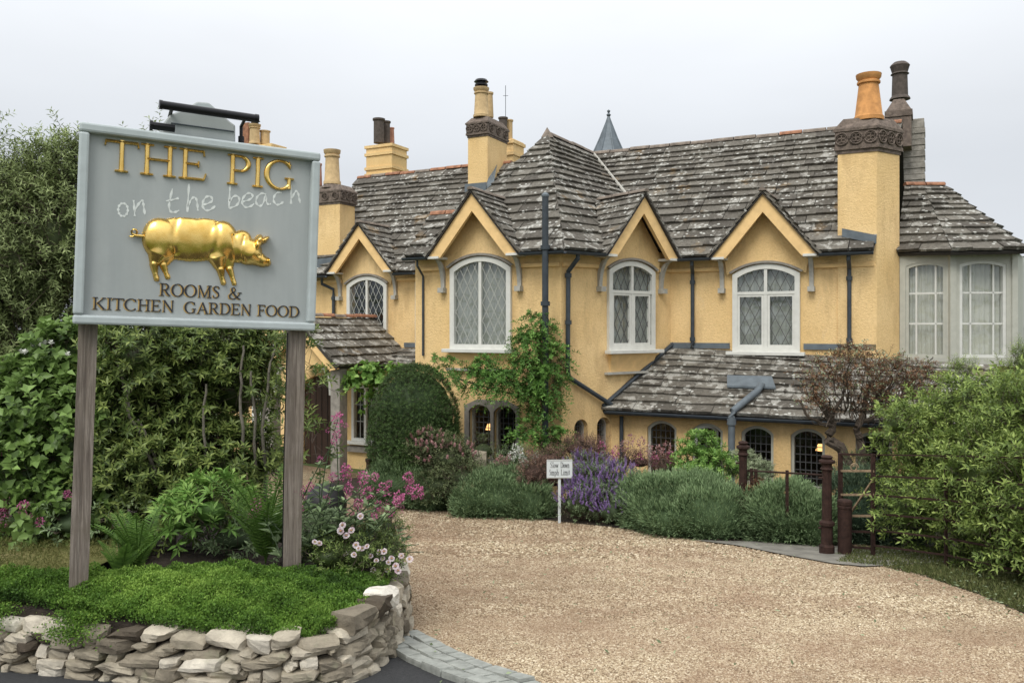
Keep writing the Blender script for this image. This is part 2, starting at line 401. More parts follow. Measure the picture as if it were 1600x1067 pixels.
def line_x(F1, d1, F2, d2):     # plan intersection of two offset wall planes
    A = np.array([[F1.n.x, F1.n.y], [F2.n.x, F2.n.y]]); b_ = np.array([F1.c-d1, F2.c-d2])
    x, y = np.linalg.solve(A, b_); return Vector((x, y, 0))
def arch(sc, w, zb, zt, rise, n=10):
    h = w/2; pts = [(sc-h, zb), (sc+h, zb)]
    if rise <= 0: return pts + [(sc+h, zt), (sc-h, zt)]
    R = (h*h+rise*rise)/(2*rise); cz = zt-R; a0 = math.asin(min(1, h/R))
    for k in range(n+1):
        a = a0-2*a0*k/n; pts.append((sc+R*math.sin(a), cz+R*math.cos(a)))
    return pts
def wall(F, s0, s1, z0, z1, holes=(), d=0, depth=.2, parent=house, name='wall', mat='render', outline=None):
    outer = outline or [(s0,z0),(s1,z0),(s1,z1),(s0,z1)]
    loops = [[Vector((a, b_, 0)) for a, b_ in outer]] + [[Vector((a, b_, 0)) for a, b_ in h] for h in holes]
    tris = tessellate_polygon(loops)
    flat = [q for l in loops for q in l]
    V = [F.pt(q.x, q.y, d) for q in flat]; Fc = []
    for t in tris:
        a, b_, c_ = (flat[i] for i in t)
        cr = (b_.x-a.x)*(c_.y-a.y)-(b_.y-a.y)*(c_.x-a.x)
        Fc.append(tuple(t) if cr > 0 else tuple(t)[::-1])
    for h in holes:
        k = len(V); n = len(h)
        V += [F.pt(a, b_, d) for a, b_ in h] + [F.pt(a, b_, d-depth) for a, b_ in h]
        Fc += [(k+i, k+(i+1)%n, k+n+(i+1)%n, k+n+i) for i in range(n)]
    k = len(V); n = len(outer)      # wall thickness round the outside
    V += [F.pt(a, b_, d) for a, b_ in outer] + [F.pt(a, b_, d-depth) for a, b_ in outer]
    Fc += [(k+i, k+n+i, k+n+(i+1)%n, k+(i+1)%n) for i in range(n)]
    return mk(name, V, Fc, mat, parent)
def box_on(F, s0, s1, z0, z1, d0, d1):
    return [F.pt(s0,z0,d0), F.pt(s1,z0,d0), F.pt(s1,z0,d1), F.pt(s0,z0,d1), F.pt(s0,z1,d0), F.pt(s1,z1,d0), F.pt(s1,z1,d1), F.pt(s0,z1,d1)]
def part_box(name, F, s0, s1, z0, z1, d0, d1, mat, parent=house, bev=0):
    o = MB().hexa(box_on(F, s0, s1, z0, z1, d0, d1)).build(name, mat, parent)
    if bev: bevel(o, bev)
    return o
def ring(F, outer, inner, d0, d1):
    n = len(outer); V = []
    for loop, d in ((outer, d1), (outer, d0), (inner, d0), (inner, d1)): V += [F.pt(a, b_, d) for a, b_ in loop]
    Fc = []
    for r in range(3):
        for i in range(n): Fc.append((r*n+i, r*n+(i+1)%n, (r+1)*n+(i+1)%n, (r+1)*n+i))
    return V, Fc
def clip_seg(poly, p, q):
    t0, t1 = 0., 1.; dx, dy = q[0]-p[0], q[1]-p[1]; n = len(poly)
    for i in range(n):
        a, b_ = poly[i], poly[(i+1)%n]
        nx, ny = -(b_[1]-a[1]), b_[0]-a[0]
        den = nx*dx+ny*dy; num = nx*(p[0]-a[0])+ny*(p[1]-a[1])
        if abs(den) < 1e-9:
            if num < 0: return None
        else:
            t = -num/den
            if den > 0: t0 = max(t0, t)
            else: t1 = min(t1, t)
    if t1-t0 < 1e-3: return None
    return (p[0]+dx*t0, p[1]+dy*t0), (p[0]+dx*t1, p[1]+dy*t1)
def bars(F, poly, segs, w, d):
    b_ = MB()
    for p_, q in segs:
        r = clip_seg(poly, p_, q)
        if not r: continue
        (x0, y0), (x1, y1) = r; L = math.hypot(x1-x0, y1-y0)
        nx, ny = -(y1-y0)/L*w/2, (x1-x0)/L*w/2
        P = [(x0+nx, y0+ny), (x0-nx, y0-ny), (x1-nx, y1-ny), (x1+nx, y1+ny)]
        b_.hexa([F.pt(a, c_, d-.006) for a, c_ in P] + [F.pt(a, c_, d) for a, c_ in P])
    return b_
def diamonds(s0, s1, z0, z1, dx, dz):
    out = []; H = z1-z0; sl = dz/dx; k = int((s1-s0+H/sl)/dx)+2
    for i in range(-k, k):
        out.append(((s0+i*dx, z0), (s0+i*dx+H/sl, z1))); out.append(((s0+i*dx, z1), (s0+i*dx+H/sl, z0)))
    return out
def rects(s0, s1, z0, z1, nx, nz):
    return [((s0+(s1-s0)*i/nx, z0), (s0+(s1-s0)*i/nx, z1)) for i in range(1, nx)] + [((s0, z0+(z1-z0)*j/nz), (s1, z0+(z1-z0)*j/nz)) for j in range(1, nz)]
def inset(sc, w, zb, zt, rise, f, n=10): return arch(sc, w-2*f, zb+f, zt-f, rise*(w-2*f)/w, n)
def window(F, sc, w, zb, zt, rise, lat=None, d=.03, fw=.06, mat='white_paint', transom=None, mull=1, curtain=None, latmat='lattice_white', sill=True, sash=True):
    o_ = arch(sc, w, zb, zt, rise); i_ = inset(sc, w, zb, zt, rise, fw)
    V, Fc = ring(F, o_, i_, d, d-.10)
    fr = mk('window', V, Fc, mat, house)
    pane = mk('pane', [F.pt(a, b_, d-.055) for a, b_ in i_], [tuple(range(len(i_)))], 'glass', fr)
    iw = w-2*fw; s0, s1 = sc-iw/2, sc+iw/2; mb = MB()
    cols = [s0+iw*k/(mull+1) for k in range(mull+2)]
    for c_ in cols[1:-1]: mb.hexa(box_on(F, c_-.027, c_+.027, zb+fw-.01, zt-fw+.004, d-.075, d-.012))
    if mb.v: mb.build('mullion', mat, fr)
    if transom: part_box('transom', F, s0-.01, s1+.01, transom-.025, transom+.025, d-.072, d-.008, mat, fr)
    if sash:
        zt2 = (transom-.025) if transom else None
        for a, b_ in zip(cols, cols[1:]):
            a2, b2 = a+.03 if a > s0 else a, b_-.03 if b_ < s1 else b_
            if zt2:
                so = [(a2, zb+fw), (b2, zb+fw), (b2, zt2), (a2, zt2)]; t = .04
                si = [(a2+t, zb+fw+t), (b2-t, zb+fw+t), (b2-t, zt2-t), (a2+t, zt2-t)]
                V, Fc = ring(F, so, si, d-.018, d-.07); mk('sash', V, Fc, mat, fr)
    if lat:
        kind, x, y = lat
        segs = diamonds(s0, s1, zb, zt, x, y) if kind == 'd' else rects(s0, s1, zb+fw, zt-fw, x, y)
        bars(F, i_, segs, .010 if kind == 'd' else .012, d-.040).build('lattice', latmat, fr)
    if curtain:
        n = 60; V = []
        for k in range(n+1):
            a = s0-.03+(iw+.06)*k/n; f = math.sin(k*.9)*.02+math.sin(k*2.3+1)*.008
            V += [F.pt(a, zb, d-.14+f), F.pt(a, zt, d-.14+f)]
        mk('curtain', V, [(2*k, 2*k+2, 2*k+3, 2*k+1) for k in range(n)], curtain, fr, smooth=True)
    if sill:
        s_ = part_box('sill', F, sc-w/2-.09, sc+w/2+.09, zb-.055, zb+.006, d-.02, d+.13, mat, fr, .006)
    return fr

# ---- windows of the upper floor
sW1, sW2, sW3, sW0 = FL.s(752), FR.s(985), FM.s(1197), FM.s(575)
Z_EV = 1.2
w1 = (sW1, 1.19, -.37, 1.22, .20); w2 = (sW2, 1.13, -.39, 1.16, .17); w3 = (sW3, 1.13, -.42, 1.10, .17); w0 = (sW0, 1.08, -.70, 1.13, .19)
hole = lambda w: arch(w[0], w[1]-.06, w[2]+.03, w[3]-.03, w[4])
# lower windows
lowL = [(FL.s(750), .42), (FL.s(789), .42)]
lowR = [(FR.s(908), .30), (FR.s(943), .30)]
GB = -3.1
sLl, sC = FL.s(660), FL.e.dot(Vector((*Cc, 0)))
zl0, zl1 = FL.z(750, 715), FL.z(750, 632)
hL = [arch(s, w, zl0, zl1, .12) for s, w in lowL]
zr0, zr1 = FR.z(908, 735), FR.z(908, 655)
hR = [arch(s, w, zr0, zr1, .12) for s, w in lowR]
wall(FL, sLl, sC, GB, Z_EV+.15, [hole(w1)]+hL)
sJ = FR.e.dot(line_x(FR, 0, FM, 0)); sCr = FR.e.dot(Vector((*Cc, 0)))
wall(FR, sCr, sJ, GB, Z_EV+.15, [hole(w2)]+hR)
sJm = FM.e.dot(line_x(FR, 0, FM, 0)); sK = FM.s(1369)
wall(FM, sJm, sK, GB, Z_EV+.25, [hole(w3)])
sLw = FM.s(662+6)
wall(FM, FM.s(390), sLw+1.4, GB, Z_EV+.15, [hole(w0)])
# return wall of the wing, back walls and the left end, so that no room is open to the sky
def plain(name, A, B, z0, z1, mat='render', th=.15):
    A, B = Vector(A), Vector(B); d = (B-A).normalized(); n_ = Vector((-d.y, d.x, 0))*th
    return MB().hexa([A+Vector((0,0,z0)), B+Vector((0,0,z0)), B+n_+Vector((0,0,z0)), A+n_+Vector((0,0,z0)), A+Vector((0,0,z1)), B+Vector((0,0,z1)), B+n_+Vector((0,0,z1)), A+n_+Vector((0,0,z1))]).build(name, mat, house)
pa = FL.pt(sLl, 0); pb = pa+FL.n*2.35; plain('wall', (pb.x, pb.y, 0), (pa.x, pa.y, 0), GB, Z_EV+.1, th=-.15)
FB = Fac(AE, const=19.9)
a_, b_ = FB.pt(FM.s(395), 0), FB.pt(FM.s(1400), 0)
plain('wall', (a_.x, a_.y, 0), (b_.x, b_.y, 0), GB, 1.3)
c_ = FM.pt(FM.s(395), 0); plain('wall', (c_.x, c_.y, 0), (a_.x, a_.y, 0), GB, 1.3)
d_ = FM.pt(FM.s(1400), 0); e_ = FB.pt(FM.s(1400), 0)
plain('wall', (e_.x, e_.y, 0), (d_.x+.35, d_.y+.7, 0), GB, 1.3)
# floor and inner partition give the rooms a dark back
def quad_obj(name, P, mat, parent=house): return mk(name, P, [tuple(range(len(P)))], mat, parent)
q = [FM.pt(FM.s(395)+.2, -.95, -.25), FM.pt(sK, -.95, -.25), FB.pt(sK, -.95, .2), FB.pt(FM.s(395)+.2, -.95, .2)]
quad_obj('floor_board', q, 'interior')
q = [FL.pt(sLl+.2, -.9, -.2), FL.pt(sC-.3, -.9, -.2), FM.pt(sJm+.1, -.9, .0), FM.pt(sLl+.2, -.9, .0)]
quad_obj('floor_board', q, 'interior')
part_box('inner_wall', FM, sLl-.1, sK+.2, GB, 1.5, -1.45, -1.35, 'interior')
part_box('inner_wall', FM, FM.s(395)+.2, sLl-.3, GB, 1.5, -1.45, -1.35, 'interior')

W = {}
W[1] = window(FL, *w1, d=.065, fw=.085, lat=('d', .15, .30), transom=None, curtain='curtain_grey')
W[0] = window(FM, *w0, d=.065, fw=.085, lat=('d', .15, .30), curtain=None, sill=False)
W[2] = window(FR, *w2, d=.065, fw=.085, lat=('d', .16, .32), transom=.62, curtain='curtain_grey', latmat='lead_line')
W[3] = window(FM, *w3, d=.065, fw=.085, lat=('d', .17, .34), transom=.60, curtain='curtain_grey', latmat='lead_line')
# half drawn dark curtain hint behind left dormer
for (s, w) in lowL: window(FL, s, w+.02, zl0-.0, zl1, .12, lat=('r', 4, 9), d=-.09, fw=.035, mull=0, latmat='lead_line', sill=False, sash=False, mat='bracket_grey')
for (s, w) in lowR: window(FR, s, w+.02, zr0, zr1, .12, lat=('r', 3, 8), d=-.10, fw=.035, mull=0, latmat='lead_line', sill=False, sash=False, mat='bracket_grey')
# stone surround of the pair of low windows
zs = zl0-.08
so = [(lowL[0][0]-.30, zs), (lowL[1][0]+.28, zs), (lowL[1][0]+.28, zl1-.02), (lowL[1][0]+.05, zl1+.09), (lowL[0][0]-.05, zl1+.09), (lowL[0][0]-.30, zl1-.02)]
wall(FL, 0, 0, 0, 0, [[p_ for p_ in h] for h in hL], d=.022, depth=.05, name='stone_surround', mat='stone_trim', outline=so)

# sloped bowed aprons under the oriel windows
def apron(F, sc, w, z1, z0, drop=.10):
    rows = []
    for k in range(7):
        t = k/6; z = z1+(z0-z1)*t; out = drop*(1-t)**1.6+.02; hw = w/2*(1-.14*t)
        rows.append([F.pt(sc-hw, z, 0.0), F.pt(sc-hw+.01, z, out), F.pt(sc+hw-.01, z, out), F.pt(sc+hw, z, 0.0)])
    V = [p_ for r in rows for p_ in r]; Fc = []
    for i in range(6):
        for k in range(3): Fc.append((i*4+k, i*4+k+1, i*4+5+k, i*4+4+k)[::-1])
    mk('apron', V, Fc, 'trim_yellow', house)
    part_box('apron_ledge', F, sc-w/2-.05, sc+w/2+.0, z0-.04, z0, -.01, .09, 'bracket_grey', house)
apron(FL, sW1, 1.2, -.43, -.70); apron(FR, sW2, 1.14, -.45, -.76)
part_box('window_apron', FM, sW3-.56, sW3+.56, -.62, -.475, -.01, .06, 'trim_yellow')
# string course under the eaves
for F, a, b__ in ((FL, sLl, sC-.02), (FR, sCr+.02, sJ), (FM, sJm, sK-.02), (FM, FM.s(440), sLw)):
    gaps = {id(FL): [(sW1, .72)], id(FR): [(sW2, .70)], id(FM): [(sW3, .72), (sW0, .70)]}[id(F)]
    segs = [(a, b__)]
    for c_, h in gaps:
        ns_ = []
        for x0, x1 in segs:
            if c_-h > x0 and c_+h < x1: ns_ += [(x0, c_-h), (c_+h, x1)]
            else: ns_.append((x0, x1))
        segs = ns_
    for x0, x1 in segs:
        if x1-x0 > .05: part_box('cornice', F, x0, x1, 1.0, 1.07, -.01, .05, 'trim_yellow', house, .012)

# ------------------------------------------------------------------ slate roofs
SLATES = []      # (screen area, verts, tint, parent roof, material)
def slate_patch(Lb, Rb, Lt, Rt, c0, c1, w0_, w1_, holes=None, mat='slate', th=.036, board=True, sag=.02, name='roof', ex=None, bt_=.05):
    Lb, Rb, Lt, Rt = map(Vector, (Lb, Rb, Lt, Rt))
    ex = ex or ((Rb-Lb)+(Rt-Lt)).normalized()
    nrm = ((Rb-Lb)+(Rt-Lt)).cross((Lt-Lb)+(Rt-Rb)).normalized()
    if nrm.z < 0: nrm = -nrm
    off = nrm*-.03
    if board:
        rb_ = mk(name, [Lb+off, Rb+off, Rt+off, Lt+off, Lb+off-nrm*bt_, Rb+off-nrm*bt_, Rt+off-nrm*bt_, Lt+off-nrm*bt_],
            [(0,1,2,3), (7,6,5,4), (0,4,5,1), (1,5,6,2), (2,6,7,3), (3,7,4,0)], 'roof_board', house)
        if holes:       # boards stop at the dormers; give them the room by cutting a strip mesh instead
            V = []; Fc = []; n = 14
            for j in range(n):
                t0, t1 = j/n, (j+1)/n
                for (xa, xb), (ya, yb) in zip(spans(Lb, Rb, Lt, Rt, ex, t0, holes, t1), spans(Lb, Rb, Lt, Rt, ex, t1, holes, t1)):
                    k = len(V)
                    L0, L1 = Lb.lerp(Lt, t0), Lb.lerp(Lt, t1); R0, R1 = Rb.lerp(Rt, t0), Rb.lerp(Rt, t1)
                    def at(Lp, Rp, x):
                        f = (x-Lp.dot(ex))/max(1e-6, (Rp-Lp).dot(ex)); return Lp.lerp(Rp, f)+off
                    V += [at(L0, R0, xa), at(L0, R0, xb), at(L1, R1, yb), at(L1, R1, ya)]; Fc.append((k, k+1, k+2, k+3))
            me = bpy.data.meshes.new(name); o0 = np.array(WLOC[rb_.name])
            me.from_pydata([tuple(np.array(v_)-o0) for v_ in V], [], Fc); me.materials.append(M['roof_board'])
            rb_.data = me
    else: rb_ = house
    H = ((Lt-Lb).length+(Rt-Rb).length)/2; t = 0; j = 0
    while t < .995:
        ch = c0+(c1-c0)*t; dt = ch/H*random.uniform(.93, 1.07)
        if t+dt > .93: dt = 1-t
        t1 = min(1, t+dt); tov = min(1, t1+dt*.18)
        A0, B0 = spans(Lb, Rb, Lt, Rt, ex, t, holes, t1), spans(Lb, Rb, Lt, Rt, ex, tov, holes, t1)
        for (xa, xb), (ya, yb) in zip(A0, B0):
            x = min(xa, ya)-random.uniform(0, .3)
            xe = max(xb, yb)
            while x < xe:
                w = (w0_+(w1_-w0_)*t)*random.uniform(.6, 1.45); x1 = x+w; g = .004
                bl, br = min(max(x+g, xa), xb), min(max(x1-g, xa), xb)
                tl, tr_ = min(max(x+g, ya), yb), min(max(x1-g, ya), yb)
                if max(br-bl, tr_-tl) > .025:
                    L0, R0 = Lb.lerp(Lt, t), Rb.lerp(Rt, t); L1, R1 = Lb.lerp(Lt, tov), Rb.lerp(Rt, tov)
                    def at(Lp, Rp, xx, tt):
                        d0 = (Rp-Lp).dot(ex); f = (xx-Lp.dot(ex))/d0 if d0 > 1e-5 else 0
                        q_ = Lp.lerp(Rp, f); return q_ + nrm*(-sag*4*tt*(1-tt)*min(1, (Rb-Lb).length/3))
                    jit = ch*.06; dn = (L0-L1).normalized()
                    tt = th*random.uniform(.75, 1.5); lift = .012
                    b0 = at(L0, R0, bl, t)+dn*random.uniform(-jit, jit*.9); b2 = at(L0, R0, br, t)+dn*random.uniform(-jit, jit*.9)
                    b1 = at(L0, R0, bl*.45+br*.55, t)+dn*random.uniform(-jit*.5, jit)
                    T0, T1 = at(L1, R1, tl, tov), at(L1, R1, tr_, tov)
                    gn = nrm; nrm = ((b2-b0)+(T1-T0)).cross((T0-b0)+(T1-b2)).normalized()
                    if nrm.dot(gn) < 0: nrm = -nrm
                    if nrm.length < .5: nrm = gn
                    up0 = nrm*(lift+tt); up1 = nrm*(.004)
                    top = [b0+up0, b1+up0, b2+up0, T1+up1, T0+up1]
                    bot = [b0+nrm*(lift-.012), b1+nrm*(lift-.012), b2+nrm*(lift-.012), T1-nrm*.02, T0-nrm*.02]
                    pp = [((HZ*0+800+F_PX*q_.x/q_.y), (HZ-F_PX*q_.z/q_.y)) for q_ in top]
                    ar = .5*abs(sum(pp[i][0]*pp[(i+1)%5][1]-pp[(i+1)%5][0]*pp[i][1] for i in range(5)))
                    ctr = sum(top, Vector())/5; fac = nrm.dot(-ctr)
                    if fac < 0: ar = 0
                    if not (-20 < pp[0][0] < 1620): ar = 0
                    SLATES.append((ar, top+bot, random.random()**1.2, rb_, mat)); nrm = gn
                x = x1
        t = t1; j += 1
    return rb_
def spans(Lb, Rb, Lt, Rt, ex, t, holes, thole):
    L, R = Lb.lerp(Lt, t), Rb.lerp(Rt, t); a, b_ = L.dot(ex), R.dot(ex)
    if b_ < a: b_ = a
    if not holes: return [(a, b_)]
    z = Lb.lerp(Lt, t).z; out = []; cur = a
    for (c_, hw, z0, z1) in sorted(holes):
        zz = z; k = hw*(1-(zz-z0)/(z1-z0)) if zz > z0 else hw
        if k < 0: k = 0
        h0, h1 = c_-k, c_+k
        out.append((min(cur, max(a, h0)), min(max(h0, a), b_))); cur = max(a, min(h1, b_))
    out.append((cur, b_))
    return [(p_, max(p_, q_)) for p_, q_ in out]
def hexpos(F, s, d): return F.e.dot(F.pt(s, 0, d))
SL = .96
OV = .28
def FMp(s, d, z): return FM.pt(s, z, d)
ZE, ZR, DR = 1.25, 3.87, -2.45
Jp = line_x(FR, OV, FM, OV); Jp.z = ZE
Cp = line_x(FL, OV, FR, OV); Cp.z = ZE
A = Vector((.688, 16.15, 3.80))
def on_ridge(u):
    P, Y = FM.at(u, DR); return Vector((P.x, P.y, ZR))
V_ = on_ridge(925)
Mbr = FM.at(1365, OV)[0]; Mbr.z = ZE
Mtr = on_ridge(1410)
DHW, DZ0, DZ1 = .86, 1.22, 2.30
roofM = slate_patch(Jp, Mbr, V_, Mtr, .31, .17, .50, .34, holes=[(sW3, DHW, DZ0, DZ1)], ex=FM.e)
Lp = FL.at(648, OV)[0]; Lp.z = ZE
roofL = slate_patch(Lp, Cp, A, A+Vector((.01,0,0)), .30, .19, .50, .36, holes=[(sW1, DHW, DZ0, DZ1)], ex=FL.e)
# right facet; its horizontal axis is FR.e
roofR = slate_patch(Cp, Jp, A, V_, .30, .18, .48, .36, holes=[(sW2, DHW, DZ0, DZ1)], ex=FR.e)
# left flank of the wing roof and the low shoulder with its own ridge
sh_b = FL.at(632, OV)[0]; sh_b.z = ZE
tz = 2.12; f_ = (tz-ZE)/(A.z-ZE); sh_tr = Lp.lerp(A, f_)
sh_tl = sh_b+FL.n*((tz-ZE)/((A.z-ZE)/(2.31+OV))); sh_tl.z = tz
slate_patch(sh_b, Lp, sh_tl, sh_tr, .27, .22, .45, .4)
NB = Vector((Lp.x, Lp.y, ZE))+FL.n*2.5
mk('roof', [Lp, A, Vector((A.x+.3, A.y+1.8, 3.8)), NB], [(0,1,2,3)], 'roof_board', house)
mk('roof', [sh_b, sh_tl, sh_tl+FL.n*1.5-Vector((0,0,.1)), sh_b+FL.n*1.9], [(0,1,2,3)], 'roof_board', house)
Ntl = on_ridge(560); Ntr = V_
Nbl = FM.at(455, OV)[0]; Nbl.z = 1.18; Nbr = FM.pt(FM.s(662)+2.0, 1.18, OV)
roofN = slate_patch(Nbl, Nbr, Ntl, Ntr, .29, .17, .50, .34, holes=[(sW0, .84, 1.18, 2.26)], ex=FM.e)
# low west range behind the sign
wl_b = FM.at(386, OV)[0]; wl_b.z = 1.18; wl_t = FM.at(386, DR)[0]; wl_t.z = 2.05; wr_t = FM.at(528, DR)[0]; wr_t.z = 2.05
slate_patch(wl_b, Nbl, wl_t, wr_t, .29, .24, .5, .4, ex=FM.e)
mk('roof', [wl_t, wr_t, wr_t+FM.n*2.7+Vector((0,0,-.85)), wl_t+FM.n*2.7+Vector((0,0,-.85))], [(3,2,1,0)], 'roof_board', house)
mk('gable_wall', [wl_b+FM.e*.2, wl_t+FM.e*.2, wl_t+FM.e*.2+FM.n*2.7+Vector((0,0,-.85))], [(0,1,2)], 'render', house)
# back slopes (unseen but close the building)
def back(a, b_):
    q0, q1 = Vector(a), Vector(b_); o_ = FM.n*2.7
    mk('roof', [q0, q1, q1+o_+Vector((0,0,-2.6)), q0+o_+Vector((0,0,-2.6))], [(3,2,1,0)], 'roof_board', house)
back(Ntl, Mtr)
mk('roof', [Nbl, Ntl, Ntl+FM.n*2.7+Vector((0,0,-2.6))], [(0,1,2)], 'roof_board', house)
# ridge tiles
def ridge(P, Q, mats, L=.42, r=.085, gap=.012):
    P, Q = Vector(P), Vector(Q); n = max(1, int((Q-P).length/L)); d = (Q-P)/n; u_ = d.normalized(); sd_ = u_.cross(Vector((0,0,1))).normalized()
    for i in range(n):
        a = P+d*i+u_*gap; b2 = P+d*(i+1)-u_*gap; V = []
        jz = random.uniform(-.012, .012)
        for q_ in (a, b2):
            for k in range(7):
                an = math.pi*k/6; V.append(q_+sd_*math.cos(an)*r+Vector((0,0,math.sin(an)*r*.95-.03+jz)))
        Fc = [(k, k+1, k+8, k+7) for k in range(6)]+[tuple(range(7)), tuple(range(7,14))[::-1]]
        mk('ridge_tile', V, Fc, random.choice(mats), house)
ridge(V_, Mtr, ['ridge_stone']*7+['terracotta'])
ridge(Ntl, on_ridge(800), ['terracotta', 'terracotta', 'ridge_stone'])
ridge(sh_tl, sh_tr, ['terracotta', 'ridge_stone'], .3)
ridge(A, V_, ['ridge_stone'], .5)
mk('mortar', [A+Vector((-.12,-.1,-.1)), A+Vector((.12,-.1,-.1)), A+Vector((.1,.2,-.05)), A+Vector((-.1,.1,-.1)), A+Vector((0,0,.12))], [(0,1,4),(1,2,4),(2,3,4),(3,0,4)], 'ridge_stone', house)
# valley of lead and mortar between wing and main roof
MB().tube([Jp+Vector((0,0,.04)), V_+Vector((0,0,.05))], .03, 6).build('valley', 'bracket_grey', house)

# ---- dormer gables over the windows
def dormer(F, sc, hw=.80, zb=1.27, za=2.26, ov=.33, mroof='slate', slope=SL, ze=ZE):
    # bargeboards
    t = .22
    for sg in (-1, 1):
        pr = [(sc+sg*(hw+.075), zb-.045), (sc, za+.035), (sc, za-t*1.35), (sc+sg*(hw-.17), zb-.07)]
        V = [F.pt(a, b_, ov) for a, b_ in pr]+[F.pt(a, b_, ov-.07) for a, b_ in pr]
        Fc = [(0,1,2,3), (7,6,5,4), (0,4,5,1), (1,5,6,2), (2,6,7,3), (3,7,4,0)]
        if sg > 0: Fc = [f[::-1] for f in Fc]
        bb = mk('bargeboard', V, Fc, 'trim_yellow', house)
        part_box('eave_block', F, min(sc+sg*(hw+.07), sc+sg*(hw-.15)), max(sc+sg*(hw+.07), sc+sg*(hw-.15)), zb-.085, zb-.045, .02, ov+.02, 'white_paint', house)
    # recessed gable wall
    V = [F.pt(sc-hw+.02, zb-.32, .03), F.pt(sc+hw-.02, zb-.32, .03), F.pt(sc+hw-.02, zb+.02, .03), F.pt(sc, za-.06, .03), F.pt(sc-hw+.02, zb+.02, .03)]
    zs_ = None
    gw = {sW1: w1, sW2: w2, sW3: w3, sW0: w0}[sc]
    top = arch(sc, gw[1]+.02, zb-.5, gw[3]+.012, gw[4], 12)[2:]
    out = [(sc-hw+.06, zb-.07), (sc-gw[1]/2-.02, zb-.36)]
    loop = [(sc+gw[1]/2+.10, gw[3]-gw[4]-.0), (sc+hw-.08, zb+.02), (sc, za-.06), (sc-hw+.08, zb+.02), (sc-gw[1]/2-.10, gw[3]-gw[4]-.0)] + top[::-1]
    V = [F.pt(a, b_, .045) for a, b_ in loop]
    tr_ = tessellate_polygon([[Vector((a, b_, 0)) for a, b_ in loop]])
    Fc = []
    for t_ in tr_:
        p0, p1, p2 = (loop[i] for i in t_)
        Fc.append(tuple(t_) if (p1[0]-p0[0])*(p2[1]-p0[1])-(p1[1]-p0[1])*(p2[0]-p0[0]) > 0 else tuple(t_)[::-1])
    mk('gable_wall', V, Fc, 'render', house)
    # drip hood over the arch
    a_o = arch(sc, gw[1]+.12, 0, gw[3]+.055, gw[4]+.02, 12)[2:]; a_i = arch(sc, gw[1]+.04, 0, gw[3]+.015, gw[4], 12)[2:]
    V = []
    for d in (.05, .10):
        V += [F.pt(a, b_, d) for a, b_ in a_o]; V += [F.pt(a, b_, d) for a, b_ in a_i]
    n = len(a_o); Fc = []
    for i in range(n-1):
        Fc += [(2*n+i, 3*n+i, 3*n+i+1, 2*n+i+1), (i, i+1, 2*n+i+1, 2*n+i)[::-1], (n+i, n+i+1, 3*n+i+1, 3*n+i)]
    mk('hood_mould', V, Fc, 'stone_trim', house)
    # roof slopes: front verge at d=ov+.05, back where it meets the main slope
    bd = -((za+.05-ze)/slope-OV)
    ft, bt = F.pt(sc, za+.075, ov+.045), F.pt(sc, za+.05, bd-.05)
    for sg in (-1, 1):
        fb = F.pt(sc+sg*(hw+.12), zb-.055, ov+.045); bb_ = F.pt(sc+sg*(hw+.12), zb-.055, OV-.02)
        if sg < 0: slate_patch(bb_, fb, bt, ft, .20, .16, .34, .34, sag=0, mat=mroof, th=.024, bt_=.012)
        else: slate_patch(fb, bb_, ft, bt, .20, .16, .34, .34, sag=0, mat=mroof, th=.024, bt_=.012)
    ridge(F.pt(sc, za+.09, ov+.08), F.pt(sc, za+.09, bd), ['ridge_stone'], .34, .06)
    # curved brackets
    for sg in (-1, 1):
        sx = sc+sg*(hw-.05); n = 9; pr = []
        for k in range(n+1):
            a = math.pi/2*k/n; pr.append((ov-.05-(ov-.10)*math.sin(a), zb-.09-.50*(1-math.cos(a))))
        inn = [(x-.0+.055*(1), z) for x, z in pr]
        outl = [(.0, zb-.09)] + [(max(.0, x-.075), z-.03) for x, z in pr][:0]
        V = []; m_ = len(pr)
        for s_ in (sx-.035, sx+.035):
            V += [F.pt(s_, z, x) for x, z in pr]; V += [F.pt(s_, z-.02, max(.004, x-.085)) for x, z in pr]
        Fc = []
        for i in range(m_-1):
            Fc += [(i, i+1, m_+i+1, m_+i), (2*m_+i, 3*m_+i, 3*m_+i+1, 2*m_+i+1), (i, 2*m_+i, 2*m_+i+1, i+1), (m_+i, m_+i+1, 3*m_+i+1, 3*m_+i)]
        br_ = mk('bracket', V, Fc, 'bracket_grey', house)
        part_box('bracket_foot', F, sx-.055, sx+.055, zb-.66, zb-.575, .0, .13, 'bracket_grey', br_)
dormer(FL, sW1); dormer(FR, sW2); dormer(FM, sW3); dormer(FM, sW0, za=2.22)

